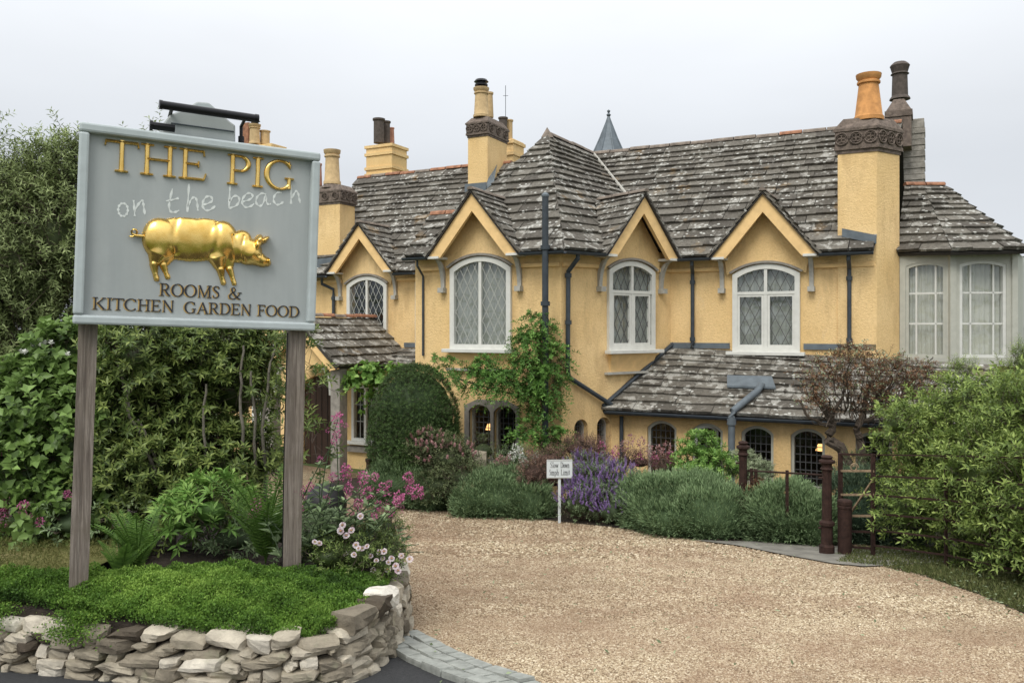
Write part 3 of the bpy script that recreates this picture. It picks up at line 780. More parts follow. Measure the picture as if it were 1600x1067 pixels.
# ---- lean-to on the right with its row of arched windows
TZ = -1.44
tL = line_x(FR, 0, FT, 0); sT0 = FT.e.dot(tL); sT1 = FT.s(1560)
lows = [FT.s(1034), FT.s(1105), FT.s(1183), FT.s(1262), FT.s(1365)]
zt0, zt1 = -2.50, -1.55
hT = [arch(s, .50, zt0, zt1, .12) for s in lows]
wall(FT, sT0, sT1, GB, TZ+.02, hT, depth=.16)
for i, s in enumerate(lows):
    fr = window(FT, s, .51, zt0, zt1, .12, lat=('r', 5, 7) if i != 1 else None, d=-.05, fw=.05, mull=0, latmat='lead_line', sill=False, sash=False, mat='cream_paint')
    if i == 1:   # casement standing ajar
        Fo = Fac(AE+math.radians(28), P=FT.pt(s-.20, 0, .0).to_2d())
        sa = Fo.e.dot(FT.pt(s-.20, 0, 0))
        V, Fc = ring(Fo, arch(sa+.19, .38, zt0+.05, zt1-.05, .09), inset(sa+.19, .38, zt0+.05, zt1-.05, .09, .035), .02, -.02)
        cs = mk('casement', V, Fc, 'white_paint', fr)
        bars(Fo, inset(sa+.19, .38, zt0+.05, zt1-.05, .09, .035), rects(sa, sa+.38, zt0+.05, zt1-.05, 4, 8), .01, 0).build('lattice', 'lead_line', cs)
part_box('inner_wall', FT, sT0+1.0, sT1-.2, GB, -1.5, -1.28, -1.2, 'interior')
TBL = line_x(FR, .0, FT, .20); TBL.z = TZ+.05
TBR = FT.at(1576, .20)[0]; TBR.z = TZ+.05
TTL = line_x(FR, 0, FM, 0); TTL.z = -.36
TTR = px(1552, 570, 12.72)
slate_patch(TBL, TBR, TTL, TTR, .24, .16, .55, .48, mat='slate_lichen', th=.032)
V = [TBR-Vector((0,0,.02)), TTR-Vector((0,0,.0)), TTR-Vector((0,0,.16)), TBR-Vector((0,0,.2))]
MB().hexa([v_+Vector((.0,0,0)) for v_ in V]+[v_+FT.e*.05 for v_ in V]).build('bargeboard', 'roof_board', house)
wall(FT, 0, 0, 0, 0, outline=[(0,0),(.01,0),(.01,.01)], name='end_stop', mat='trim_yellow') if False else None
a_, b_ = FT.pt(sT1, 0), FM.pt(sT1, 0)
plain('wall', (a_.x, a_.y, 0), (b_.x, b_.y, 0), GB, -1.35)
mk('gable_wall', [FT.pt(sT1, -1.36, 0), FM.pt(sT1, -1.36, 0), FM.pt(sT1, -.5, 0)], [(0,1,2)], 'trim_yellow', house)
# lead flashing along the top, and the verge
def flash(pts, w=.11, off=.02):
    b_ = MB()
    for p_, q_ in zip(pts, pts[1:]):
        p_, q_ = Vector(p_), Vector(q_)
        n_ = Vector(((q_-p_).y, -(q_-p_).x, 0)).normalized()*off
        b_.hexa([p_, q_, q_+n_, p_+n_, p_+Vector((0,0,w)), q_+Vector((0,0,w)), q_+n_+Vector((0,0,w)), p_+n_+Vector((0,0,w))])
    return b_.build('flashing', 'lead', house)
flash([FM.pt(sJm, -.37), FM.pt(sW3-.62, -.37)], .10, .03); flash([FM.pt(sW3+.62, -.37), FM.pt(sK-.0, -.37)], .10, .03)
q = [FM.pt(sJm, -.30, .02), FM.pt(sW3-.62, -.30, .02), FM.pt(sW3-.62, -.42, .22), FM.pt(sJm, -.42, .22)]
MB().tube([TBL+Vector((.02,-.02,.06)), TTL+Vector((.04,-.02,.07))], .035, 6).build('verge', 'iron_grey', house)

# ---- chimney breast at the right corner, and bay window
def prism(name, pts, z0, z1, mat, parent=house, top=None, bev=0):
    n = len(pts); t_ = top or pts
    V = [Vector((p_[0], p_[1], z0)) for p_ in pts]+[Vector((p_[0], p_[1], z1)) for p_ in t_]
    Fc = [tuple(range(n))[::-1], tuple(range(n, 2*n))]+[(i, (i+1)%n, n+(i+1)%n, n+i) for i in range(n)]
    o = mk(name, V, Fc, mat, parent)
    if bev: bevel(o, bev)
    return o
def grow(pts, g):
    c_ = sum((Vector(p_[:2]) for p_ in pts), Vector((0,0)))/len(pts)
    return [tuple(c_+(Vector(p_[:2])-c_)*(1+g/((Vector(p_[:2])-c_).length))) for p_ in pts]
Kc = FM.at(1370, .03)[0]
Kl = Kc-FM.e*.60; Kr = FM.n*0+Kc+Vector((.85,.527,0))*.62
Kb = Kl+(Kr-Kc)
CH = [tuple(Kl[:2]), tuple(Kc[:2]), tuple(Kr[:2]), tuple(Kb[:2])]
zc = (HZ-236)/F_PX*Kc.y
st = prism('chimney_stack', CH, -.6, zc, 'render', bev=.01)
def pot(c, r0, r1, h, mat, parent, n=16, style=0):
    if style == 0: pr = [(r0*1.12,0),(r0*1.12,h*.08),(r0,h*.12),(r1,h*.78),(r1*1.18,h*.80),(r1*1.18,h*.84),(r1*1.02,h*.86),(r1*1.25,h*.92),(r1*1.3,h),(r1*.8,h),(r1*.75,h*.85)]
    elif style == 1: pr = [(r0,0),(r1,h*.9),(r1*1.2,h*.93),(r1*1.2,h),(r1*.8,h),(r1*.8,h*.9)]
    else: pr = [(r0*1.3,0),(r0*1.2,h*.05),(r0,h*.1),(r0*.92,h*.66),(r0*1.15,h*.68),(r0*.95,h*.72),(r1*1.35,h*.86),(r1*1.45,h*.9),(r1*1.35,h*.93),(r1*.9,h*1.0),(r1*.4,h)]
    o = MB().lathe(c, pr, n).build('chimney_pot', mat, parent); smooth_angle(o, 35); return o
def carved_cap(pts, z0, z1, parent, nq=(3,3), faces=(0,1)):
    H = z1-z0
    cap = prism('chimney_cap', grow(pts, .02), z0, z0+H*.10, 'carved_stone', parent)
    prism('cap_band', grow(pts, .06), z0+H*.10+.001, z0+H*.2, 'carved_stone', cap)
    prism('cap_band', grow(pts, .045), z0+H*.2+.001, z0+H*.62, 'carved_stone', cap)
    prism('cap_band', grow(pts, .075), z0+H*.62+.001, z0+H*.70, 'carved_stone', cap)
    prism('cap_band', grow(pts, .065), z0+H*.70+.001, z1, 'carved_stone', cap, top=grow(pts, -.10))
    g = grow(pts, .05)
    for fi in faces:
        a, b_ = Vector((*g[fi], 0)), Vector((*g[(fi+1)%len(g)], 0)); L = (b_-a).length; e2 = (b_-a)/L; no = Vector((e2.y, -e2.x, 0))
        n = nq[0]
        for k in range(n):
            cpt = a+e2*L*(k+.5)/n+Vector((0,0,z0+H*.41)); r = min(L/n, H*.42)*.44
            mb = MB(); ringp = [cpt+no*.012+e2*math.cos(t_)*r+Vector((0,0,math.sin(t_)*r)) for t_ in np.linspace(0, 2*math.pi, 17)]
            mb.tube(ringp, .014, 5)
            for q_ in range(4):
                an = math.pi/4+q_*math.pi/2; c2 = cpt+no*.012+e2*math.cos(an)*r*.42+Vector((0,0,math.sin(an)*r*.42))
                mb.tube([c2+e2*math.cos(t_)*r*.33+Vector((0,0,math.sin(t_)*r*.33)) for t_ in np.linspace(0, 2*math.pi, 9)], .009, 4)
            mb.build('quatrefoil', 'carved_stone', cap)
    return cap
zc1 = (HZ-180)/F_PX*Kc.y
carved_cap(CH, zc-.004, zc1, st, (3,), (0, 1))
cc = sum((Vector((*p_, 0)) for p_ in CH), Vector())/4
pot((cc.x, cc.y, zc1-.03), .215, .155, .78, 'pot_orange', st, 16)
flash([FM.pt(FM.s(1319)-.02, 1.50, .06), FM.pt(FM.s(1370), 1.36, .10)], .14, .05)

# bay
B0 = Kr.copy(); B0.z = 0
def ptY(u, Y): return Vector(((u-800)/F_PX*Y, Y, 0))
B1 = ptY(1488, 13.35); B2 = ptY(1584, 13.30); B3 = ptY(1600, 15.0)
def facAB(Aa, Bb):
    d = Bb-Aa; return Fac(math.atan2(d.y, d.x), P=Aa.to_2d())
def bay_face(Aa, Bb, ncol, opens=False):
    F = facAB(Aa, Bb); s0, s1 = F.e.dot(Aa), F.e.dot(Bb); zb, zt = -.62, 1.22
    mrg = .09; wb, wt = -.48, 1.08
    cx, ww = (s0+s1)/2, (s1-s0)-2*mrg
    if opens: ww -= .05
    wall(F, s0, s1, zb, zt, [arch(cx, ww, wb, wt, .06)], depth=.08, name='bay_frame', mat='cream_paint')
    fr = window(F, cx, ww-.004, wb, wt, .06, d=-.01, fw=.045, mull=0, mat='white_paint' if opens else 'cream_paint', curtain='curtain', sill=False, sash=False)
    pol = inset(cx, ww, wb, wt, .06, .045); iw = ww-.09; a0 = cx-iw/2
    segs = [((a0+iw*.22, wb), (a0+iw*.22, wt)), ((a0+iw*.78, wb), (a0+iw*.78, wt))] + [((a0, wb+(wt-wb)*f), (a0+iw, wb+(wt-wb)*f)) for f in (.35, .67)]
    bars(F, pol, segs, .028, -.035).build('glazing_bar', 'white_paint', fr)
    return F
Fb1 = bay_face(B0, B1, 3); Fb2 = bay_face(B1, B2, 3, True)
plain('wall', (B2.x, B2.y, 0), (B3.x, B3.y, 0), -.6, 1.22, 'cream_paint', .1)
prism('bay_post', [tuple((B1+Vector(v_))[:2]) for v_ in ((-.05,-.035,0),(.05,-.035,0),(.05,.04,0),(-.05,.04,0))], -.62, 1.24, 'cream_paint')
prism('bay_post', [tuple((B2+Vector(v_))[:2]) for v_ in ((-.04,-.03,0),(.05,-.03,0),(.05,.05,0),(-.04,.05,0))], -.62, 1.24, 'cream_paint')
plain('wall', (B0.x, B0.y+.08, 0), (B2.x+.1, B2.y+.12, 0), GB, -.62)
prism('bay_soffit', [tuple(B0[:2]), tuple(B1[:2]), tuple(B2[:2]), tuple(B3[:2]), (B0.x+.3, B0.y+1.4)], 1.22, 1.27, 'cream_paint')
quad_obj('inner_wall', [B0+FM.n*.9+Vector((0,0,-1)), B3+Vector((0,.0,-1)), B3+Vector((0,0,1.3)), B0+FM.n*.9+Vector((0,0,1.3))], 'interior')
E0 = px(1402, 394, 13.75); E1 = px(1487, 392, 13.1); E2 = px(1600, 390, 13.0); E3 = px(1612, 392, 14.6)
R0 = px(1413, 290, 15.0); R1 = px(1476, 290, 15.0)
slate_patch(E0, E1, R0, px(1440, 289, 15.0), .25, .17, .44, .34)
slate_patch(E1, E2, px(1440, 289, 15.0), R1, .25, .17, .44, .34)
slate_patch(E2, E3, R1, R1+Vector((.01,.02,0)), .25, .17, .44, .34)
ridge(R0+Vector((0,0,.03)), R1+Vector((0,0,.03)), ['terracotta', 'ridge_stone'], .3, .07)
mk('roof', [E3, E3+Vector((-1.5,1.2,0)), R0, R1], [(0,1,2,3)], 'roof_board', house)

# ---- entrance: low roof, porch, window, door
EZ = -.80
sE0, sE1 = FE.s(340), FE.s(664)
swE, swE2 = FE.s(571), FE.s(415)
ez0, ez1 = FE.z(577, 690), FE.z(577, 602)
hE = [arch(swE, .66, ez0, ez1, 0), arch(swE2, .74, ez0-.05, ez1, 0)]
sdr = FE.s(497)
door_h = arch(sdr, .95, GB+.01, -1.02, .36, 12)
wall(FE, sE0, sE1+.2, GB, EZ+.02, hE+[door_h], depth=.15)
for s, w in ((swE, .66), (swE2, .74)):
    window(FE, s, w+.02, ez0, ez1, 0, lat=('r', 4, 3), d=.03, fw=.06, mull=1, mat='white_paint', latmat='lattice_white', sill=True, sash=False)
part_box('stone_sill', FE, FE.s(544), FE.s(660), ez0-.22, ez0-.10, -.01, .09, 'stone_trim')
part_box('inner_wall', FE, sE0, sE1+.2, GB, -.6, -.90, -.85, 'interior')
dd = mk('door', [FE.pt(a, b_, -.12) for a, b_ in door_h], [tuple(range(len(door_h)))], 'dark_wood', house)
for k in range(1, 6):
    a = sdr-.475+.95*k/6; part_box('plank_joint', FE, a-.006, a+.006, GB+.1, -1.25, -.13, -.112, 'interior', dd)
MB().lathe(FE.pt(sdr+.33, -2.05, -.10), [(.0,-.03),(.03,-.02),(.035,0),(.03,.02),(.0,.03)], 10).build('handle', 'black_metal', dd)
slate_patch(FE.at(536, .22)[0]+Vector((0,0,EZ+.02)), FE.at(657, .22)[0]+Vector((0,0,EZ+.02)), FM.at(528, .02)[0]+Vector((0,0,-.44)), FM.at(667, .02)[0]+Vector((0,0,-.44)), .36, .30, .44, .40, mat='slate_lichen')
slate_patch(FE.at(330, .22)[0]+Vector((0,0,EZ+.02)), FE.at(430, .22)[0]+Vector((0,0,EZ+.02)), FM.at(350, .02)[0]+Vector((0,0,-.44)), FM.at(450, .02)[0]+Vector((0,0,-.44)), .36, .30, .44, .40, mat='slate_lichen')
flash([FM.at(632)[0]+Vector((0,0,-.42)), FM.at(664)[0]+Vector((0,0,-.42))], .1)
# porch
sP = FP.s(470); ph = 1.0; pz0, pza = -.72, .20
def porch_pt(s, z, c): return FP.O + FP.e*s + FP.n*c + Vector((0,0,z))
bk = FM.c-FP.c
slate_patch(porch_pt(sP+ph, pz0, -.12), porch_pt(sP+ph, pz0, bk), porch_pt(sP, pza, -.12), porch_pt(sP, pza, bk), .24, .2, .42, .40, mat='slate_lichen')
slate_patch(porch_pt(sP-ph, pz0, bk), porch_pt(sP-ph, pz0, -.12), porch_pt(sP, pza, bk), porch_pt(sP, pza, -.12), .24, .2, .42, .40, mat='slate_lichen')
ridge(porch_pt(sP, pza+.05, -.1), porch_pt(sP, pza+.05, bk), ['terracotta', 'ridge_stone'], .35, .07)
for sg in (-1, 1):
    pr = [(sP+sg*(ph-.02), pz0-.05), (sP, pza-.05), (sP, pza-.28), (sP+sg*(ph-.22), pz0-.09)]
    V = [FP.pt(a, b_, .10) for a, b_ in pr]+[FP.pt(a, b_, .05) for a, b_ in pr]
    mk('bargeboard', V, [(0,1,2,3), (7,6,5,4), (0,4,5,1), (1,5,6,2), (2,6,7,3), (3,7,4,0)], 'trim_yellow', house)
    sx = sP+sg*(ph-.17)
    prism('porch_pier', [tuple(porch_pt(sx+a, 0, c_)[:2]) for a, c_ in ((-.11,0),(.11,0),(.11,.24),(-.11,.24))], GB, pz0-.04, 'stone_trim', bev=.015)
    n = 9; pr = []
    for k in range(n+1):
        a = math.pi/2*k/n; pr.append((sx-sg*(.09+.26*(1-math.cos(a))), -1.28+.52*math.sin(a)))
    V = []; 
    for c_ in (.02, .09): 
        V += [porch_pt(x, z, c_) for x, z in pr]; V += [porch_pt(x-sg*.07, z-.0, c_) for x, z in pr]
    m_ = n+1; Fc = []
    for i in range(n): Fc += [(i, i+1, m_+i+1, m_+i), (2*m_+i, 3*m_+i, 3*m_+i+1, 2*m_+i+1), (i, 2*m_+i, 2*m_+i+1, i+1), (m_+i, m_+i+1, 3*m_+i+1, 3*m_+i)]
    mk('bracket', V, Fc, 'bracket_grey', house)
mk('gable_wall', [FP.pt(sP-ph+.1, pz0, -.06), FP.pt(sP+ph-.1, pz0, -.06), FP.pt(sP, pza-.1, -.06)], [(0,1,2)], 'render', house)

# ---- gutters and pipes
def gutter(P, Q, r=.05):
    P, Q = Vector(P), Vector(Q); u_ = (Q-P).normalized(); sd_ = u_.cross(Vector((0,0,1))).normalized(); V = []
    for q_ in (P, Q):
        for rr in (r, r*.8):
            for k in range(9):
                a = math.pi+math.pi*k/8; V.append(q_+sd_*math.cos(a)*rr+Vector((0,0,math.sin(a)*rr)))
    Fc = [(k, k+1, 19+k, 18+k) for k in range(8)]+[(9+k, 27+k, 28+k, 10+k) for k in range(8)]
    return smooth_angle(mk('gutter', V, Fc, 'iron_grey', house), 50)
dz = Vector((0,0,-.045))
def gseg(F, s0, s1, z, d=OV+.05): gutter(F.pt(s0, z, d), F.pt(s1, z, d))
gseg(FM, FM.e.dot(Jp)+.05, sW3-.9, ZE-.03); gseg(FM, sW3+.9, FM.e.dot(Mbr), ZE-.03)
gseg(FL, sW1+.9, FL.e.dot(Cp)+.02, ZE-.03); gseg(FL, FL.e.dot(sh_b), sW1-.9, ZE-.03)
gseg(FR, FR.e.dot(Cp)-.02, sW2-.9, ZE-.03)
gseg(FM, FM.e.dot(Nbl), sW0-.9, 1.15); gseg(FM, sW0+.9, FM.s(660), 1.15)
gutter(FT.pt(sT0-.02, TZ+.03, .24), FT.pt(FT.s(1576), TZ+.03, .24), .055)
def pipe(pts, r=.036, coll=()):
    o = MB().tube(pts, r, 10)
    for p_, q_ in coll: o.tube([p_, q_], r*1.45, 10)
    ob = o.build('downpipe', 'iron_grey', house); smooth_angle(ob, 40); return ob
V3 = Vector
def col_at(p_, h=.07): p_ = V3(p_); return (p_, p_+V3((0,0,h)))
# tall soil pipe at the corner
P0, _ = FL.at(852, .37)
pipe([P0+V3((0,0,-2.9)), P0+V3((0,0,(HZ-308)/F_PX*P0.y))], .052, [col_at(P0+V3((0,0,z))) for z in (-1.9, -.7, .35, 1.25)])
MB().lathe(P0+V3((0,0,(HZ-308)/F_PX*P0.y)), [(.06,0),(.065,.03),(.03,.07)], 10).build('vent_cap', 'lead', house)
# corner downpipe that swings across the face
a = FR.at(903, OV+.02)[0]; b_ = FR.at(888, .06)[0]; c_ = FR.at(887, .06)[0]; d_ = FR.at(955, .08)[0]
zz = lambda P, v: (HZ-v)/F_PX*P.y
pipe([a+V3((0,0,1.19)), a+V3((0,0,1.12)), b_+V3((0,0,.92)), b_+V3((0,0,.85)), c_+V3((0,0,zz(c_,580))), c_+V3((.03,0.02,zz(c_,590))), d_+V3((0,0,zz(d_,632)))], .038, [col_at(b_+V3((0,0,z))) for z in (.82, .05)])
e0 = FT.at(971, .06)[0]; pipe([e0+V3((0,0,-1.50)), e0+V3((0,0,-1.56)), e0+V3((0,0,-3.0))], .035)
# pipes on the main wall, discharging on the lean-to roof
for u in (1081, 1326):
    a = FM.at(u, OV)[0]; b_ = FM.at(u+1, .06)[0]
    pipe([a+V3((0,0,1.2)), a+V3((0,0,1.12)), b_+V3((0,0,.98)), b_+V3((0,0,.9)), b_+V3((0,0,-.28)), b_+V3((-.02,-.05,-.36))], .034, [col_at(b_+V3((0,0,z))) for z in (.78, -.24)])
a = FM.at(521, OV)[0]; b_ = FM.at(521, .06)[0]
pipe([FM.at(503, OV)[0]+V3((0,0,1.12)), FM.at(503, .2)[0]+V3((0,0,.98)), b_+V3((0,0,.86)), b_+V3((0,0,.7)), b_+V3((0,0,-.4))], .036, [col_at(b_+V3((0,0,.62)))])
a = FL.at(652, OV)[0]; b_ = FL.at(661, .03)[0]
pipe([a+V3((0,0,1.2)), a+V3((0,0,1.08)), b_+V3((0,0,.92)), b_+V3((0,0,.8)), b_+V3((0,0,-.5))], .02)
b_ = FM.at(651, .06)[0]; MB().tube([b_+V3((0,0,.98)), b_+V3((0,0,-.42))], .035, 8).build('white_pipe', 'white_paint', house)
# soil pipe breaking through the lean-to roof
g0 = FT.at(1143, .30)[0]; g1 = FT.at(1190, -.42)[0]
pp = [g0+V3((0,0,-2.9)), g0+V3((0,0,-1.40)), g0+V3((.02,.02,-1.31)), g1+V3((-.12,-.16,-1.02)), g1+V3((-.02,-.05,-.93)), g1+V3((.06,.05,-.97))]
o = MB().tube(pp, .055, 12).tube([pp[1]-V3((0,0,.12)), pp[1]-V3((0,0,.03))], .073, 12).build('soil_pipe', 'lead', house); smooth_angle(o, 40)
def on_lean(u, d, lift=.05):
    P = FT.at(u, -d)[0]; t = (d+.2)/(1.34+.2); return P+V3((0,0,TZ+.05+t*1.03+lift))
q = [on_lean(1136, .36), on_lean(1212, .36), on_lean(1206, .60), on_lean(1136, .60)]
MB().hexa([v_-V3((0,0,.02)) for v_ in q]+[v_+V3((0,0,.012)) for v_ in q]).build('lead_patch', 'lead', house)

# ---- remaining chimneys, turret, aerial
def stack_box(u0, u1, Y, v0, v1, depth=.6, mat='render', ang=AE, name='chimney_stack', bev=.01):
    F = Fac(ang, P=(((u0+u1)/2-800)/F_PX*Y, Y)); s0, s1 = F.s(u0), F.s(u1)
    Pts = [tuple(F.pt(s0, 0)[:2]), tuple(F.pt(s1, 0)[:2]), tuple(F.pt(s1, 0, -depth)[:2]), tuple(F.pt(s0, 0, -depth)[:2])]
    z0, z1 = (HZ-v0)/F_PX*Y, (HZ-v1)/F_PX*Y
    return prism(name, Pts, z0, z1, mat, bev=bev), Pts, z1, F
def pot_px(u, v0, v1, Y, rpx, mat, parent, style=0, taper=.8):
    P = px(u, v0, Y); h = (v0-v1)/F_PX*Y; r = rpx/F_PX*Y; return pot((P.x, P.y, P.z), r/1.1, r*taper/1.1, h, mat, parent, 14, style)
ROT = AE+math.radians(-4)
# B, beside the sign
s_, P_, z_, F_ = stack_box(488, 531, 18.9, 404, 320, .55)
cap = carved_cap(P_, z_-.003, (HZ-289)/F_PX*18.9, s_, (3,), (0, 1)); pot_px(519, 289, 235, 19.1, 13.5, 'pot_buff', s_, 0, .85)
MB().lathe(px(519, 292, 19.1), [(.26,-.05),(.2,.03),(.16,.09)], 12).build('mortar', 'carved_stone', s_)
flash([px(480, 436, 18.75), px(533, 430, 18.6)], .42, .05)
pot_px(498, 290, 256, 19.5, 6, 'pot_red', s_, 1)
# C, far left banded stack with three dark pots
s_, P_, z_, F_ = stack_box(572, 612, 23.2, 300, 226, .75)
for v in (272, 262, 240, 228): 
    z = (HZ-v)/F_PX*23.2; prism('stack_band', grow(P_, .05), z-.05, z+.03, 'render', s_)
pot_px(592, 224, 186, 23.4, 9, 'pot_dark', s_, 1, 1.0); pot_px(603, 224, 190, 23.7, 7, 'pot_dark', s_, 1, 1.0); pot_px(612, 225, 200, 24.0, 5, 'pot_red', s_, 1)
# D, tall chimney on the left roof
s_, P_, z_, F_ = stack_box(731, 762, 18.75, 300, 214, .95, ang=AE)
carved_cap(P_, z_-.003, (HZ-182)/F_PX*18.75, s_, (3,), (0, 1))
pot_px(752, 184, 138, 18.9, 12.5, 'pot_buff', s_, 0, .85); pot_px(764, 184, 145, 19.6, 8, 'pot_buff', s_, 1)
cw = MB().lathe(px(752, 138, 18.9), [(.10,0),(.10,.04),(.15,.05),(.15,.08),(.10,.09),(.10,.13),(.17,.14),(.13,.19),(.02,.2)], 14).build('cowl', 'black_metal', s_)
flash([px(727, 301, 18.55), px(760, 298, 18.45)], .18, .05)
q = [px(757,298,18.5), px(768,290,18.55), px(775,252,19.3), px(765,250,19.3)]
MB().hexa([v_ for v_ in q]+[v_+V3((.05,-.1,.03)) for v_ in q]).build('flashing', 'lead', s_)
# E, behind D
s_, P_, z_, F_ = stack_box(778, 802, 20.5, 262, 218, .6)
for v in (240, 222):
    z = (HZ-v)/F_PX*20.5; prism('stack_band', grow(P_, .05), z-.05, z+.03, 'render', s_)
pot_px(786, 218, 184, 20.8, 7, 'pot_dark', s_, 1, 1.0); pot_px(795, 218, 188, 21.0, 6.5, 'pot_buff', s_, 1, 1.0)
MB().tube([px(790, 215, 22), px(790, 134, 22)], .008, 5).tube([px(786,150,22), px(794,150,22)], .006, 4).build('aerial', 'iron_grey', s_)
# A, seen over the top of the sign
s_, P_, z_, F_ = stack_box(390, 424, 22.5, 450, 226, .6)
pot_px(398, 226, 195, 22.7, 9, 'pot_buff', s_, 0, .9); pot_px(414, 226, 205, 22.9, 8, 'pot_buff', s_, 1, 1.0)
MB().lathe(px(398, 196, 22.7), [(.12,0),(.15,.02),(.10,.05),(.10,.10),(.15,.11),(.1,.15)], 12).build('cowl', 'black_metal', s_)
s2, P_, z_, F_ = stack_box(376, 388, 22.9, 450, 192, .4, mat='terracotta')
# G, grey stone chimney at the right gable
s_, P_, z_, F_ = stack_box(1412, 1444, 16.9, 300, 186, .5, mat='stone_grey')
for k, v in enumerate(range(196, 290, 9)):
    z = (HZ-v)/F_PX*16.9; prism('quoin', grow(P_, .012+.02*(k%2)), z-.055, z+.05, 'stone_grey', s_)
s_, P_, z_, F_ = stack_box(1384, 1424, 16.5, 230, 182, .5, mat='carved_stone')
prism('cap_band', grow(P_, .03), z_, z_+.12, 'carved_stone', s_); prism('cap_band', grow(P_, .0), z_+.121, z_+.38, 'carved_stone', s_, top=grow(P_, -.2))
pot_px(1406, 156, 98, 16.8, 13, 'pot_dark', s_, 2, .85)
# turret cone of lead with rolls
tb = px(951, 262, 20.5); ta = px(951, 182, 20.5); hgt = ta.z-tb.z; r = .56
tr_ = MB().lathe(tb, [(r,0),(r*.42,hgt*.55),(.03,hgt)], 8, rot=.2).build('turret_roof', 'lead', house)
for k in range(8):
    a = .2+k*math.pi/4
    MB().tube([tb+V3((math.cos(a)*r, math.sin(a)*r, 0)), tb+V3((math.cos(a)*r*.42, math.sin(a)*r*.42, hgt*.55)), ta], .022, 5).build('roll', 'lead', tr_)
MB().lathe(ta-V3((0,0,.02)), [(.02,0),(.06,.05),(.02,.1),(.045,.15),(.0,.19)], 10).build('finial', 'lead', tr_)
MB().lathe(tb-V3((0,0,.9)), [(r*.92,0),(r*.92,.9)], 8, rot=.2).build('turret_wall', 'cream_paint', house)

# ---- lay the slates: the 300 that show largest are pieces, the rest one part
SLATES.sort(key=lambda q_: -q_[0])
FACES = [(0,1,2,3,4), (9,8,7,6,5), (0,5,6,1), (1,6,7,2), (2,7,8,3), (3,8,9,4), (4,9,5,0)]
def outward(V, Fc):   # keep normals outward whatever the winding of the patch
    c_ = sum(V, Vector())/len(V); a, b_, d_ = V[Fc[0][0]], V[Fc[0][1]], V[Fc[0][2]]
    if (b_-a).cross(d_-a).dot(V[0]-V[5]) < 0: return [f[::-1] for f in Fc]
    return Fc
for (ar, V, t, rb_, mt) in SLATES[:300]:
    mk('slate', V, outward(V, FACES), mt, rb_, tint=t)
rest = MB(); mi = []
for (ar, V, t, rb_, mt) in SLATES[300:]:
    rest.add(V, outward(V, FACES), t); mi += [0 if mt == 'slate' else 1]*len(FACES)
o = mk('slates', rest.v, rest.f, None, house, tint=rest.t, mats=['slate', 'slate_lichen'], midx=mi); o['kind'] = 'stuff'
print('slates', len(SLATES))
# lamps alight inside
def lamp(P, label):
    t = thing('table_lamp', P-V3((0,0,.30)), label, 'lamp')
    MB().lathe(P-V3((0,0,.30)), [(.06,0),(.06,.02),(.015,.04),(.015,.22)], 10).build('lamp_base', 'black_metal', t)
    MB().lathe(P-V3((0,0,.07)), [(.085,0),(.05,.10),(.05,.101),(.0,.10)], 12).build('lamp_shade', 'glow', t)
lamp(FL.at(766, -.5)[0]+V3((0,0,FL.z(766, 665, -.5))), 'small lit lamp with orange shade behind the mullioned window beside the clipped yew')
lamp(FT.at(1283, -.6)[0]+V3((0,0,FT.z(1283, 697, -.6))), 'small lit lamp glowing behind the arched window beside the rusty gate posts')
# outbuilding at far right
ob = thing('outbuilding', px(1640, 600, 26), 'low pale outbuilding with grey roof seen past the bay window at the right edge', 'building')
x0 = px(1580, 560, 26).x
MB().hexa([V3((x0,26,-3.2)), V3((x0+6,24,-3.2)), V3((x0+7,28,-3.2)), V3((x0,29,-3.2)), V3((x0,26,-.75)), V3((x0+6,24,-.75)), V3((x0+7,28,-.75)), V3((x0,29,-.75))]).build('wall', 'stone_trim', ob)
MB().hexa([V3((x0-.2,25.7,-.75)), V3((x0+6.2,23.6,-.75)), V3((x0+7.2,28.4,-.75)), V3((x0-.2,29.3,-.75)), V3((x0,27,.02)), V3((x0+6,25.5,.02)), V3((x0+6.2,26.5,.02)), V3((x0,28,.02))]).build('roof', 'lead', ob)
# ================================================================== GROUND
def sheet(name, poly, mat, lift=.0, step=.35, zf=None, kind='structure', thick=0):
    """a ground sheet following the terrain inside a plan polygon"""
    P = [(p_[0], p_[1]) for p_ in poly]
    xs = [p_[0] for p_ in P]; ys = [p_[1] for p_ in P]
    # slice polygon in y bands so that it follows the slope
    def clip(poly_, k, c_, keep):
        out = []; n = len(poly_)
        for i in range(n):
            a, b_ = poly_[i], poly_[(i+1)%n]; ia = keep*(a[k]-c_) <= 1e-9; ib = keep*(b_[k]-c_) <= 1e-9
            if ia: out.append(a)
            if ia != ib:
                t = (c_-a[k])/(b_[k]-a[k]); out.append((a[0]+(b_[0]-a[0])*t, a[1]+(b_[1]-a[1])*t))
        return out
    V = []; Fc = []; y = min(ys)
    while y < max(ys):
        q = clip(clip(P, 1, y+step, 1), 1, y, -1)
        if len(q) > 2:
            t3 = tessellate_polygon([[Vector((a, b_, 0)) for a, b_ in q]]); k = len(V)
            V += [(a, b_, (zf or gz)(a, b_)+lift) for a, b_ in q]
            for t_ in t3:
                p0, p1, p2 = (q[i] for i in t_)
                cr = (p1[0]-p0[0])*(p2[1]-p0[1])-(p1[1]-p0[1])*(p2[0]-p0[0])
                Fc.append(tuple(i+k for i in (t_ if cr > 0 else t_[::-1])))
        y += step
    o = mk(name, V, Fc, mat); tag(o, kind=kind); return o
ys = [-200, -60, -20, 0, 3.0, 3.5, 5, 7, 9, 10.2, 12.5, 15, 20, 40, 100, 400, 1500]; xs = [-1500, -300, -60, -20, -8, -4, 0, 4, 8, 20, 60, 300, 1500]
V = [(x, y, gz(x, y)-.02) for y in ys for x in xs]; nx = len(xs)
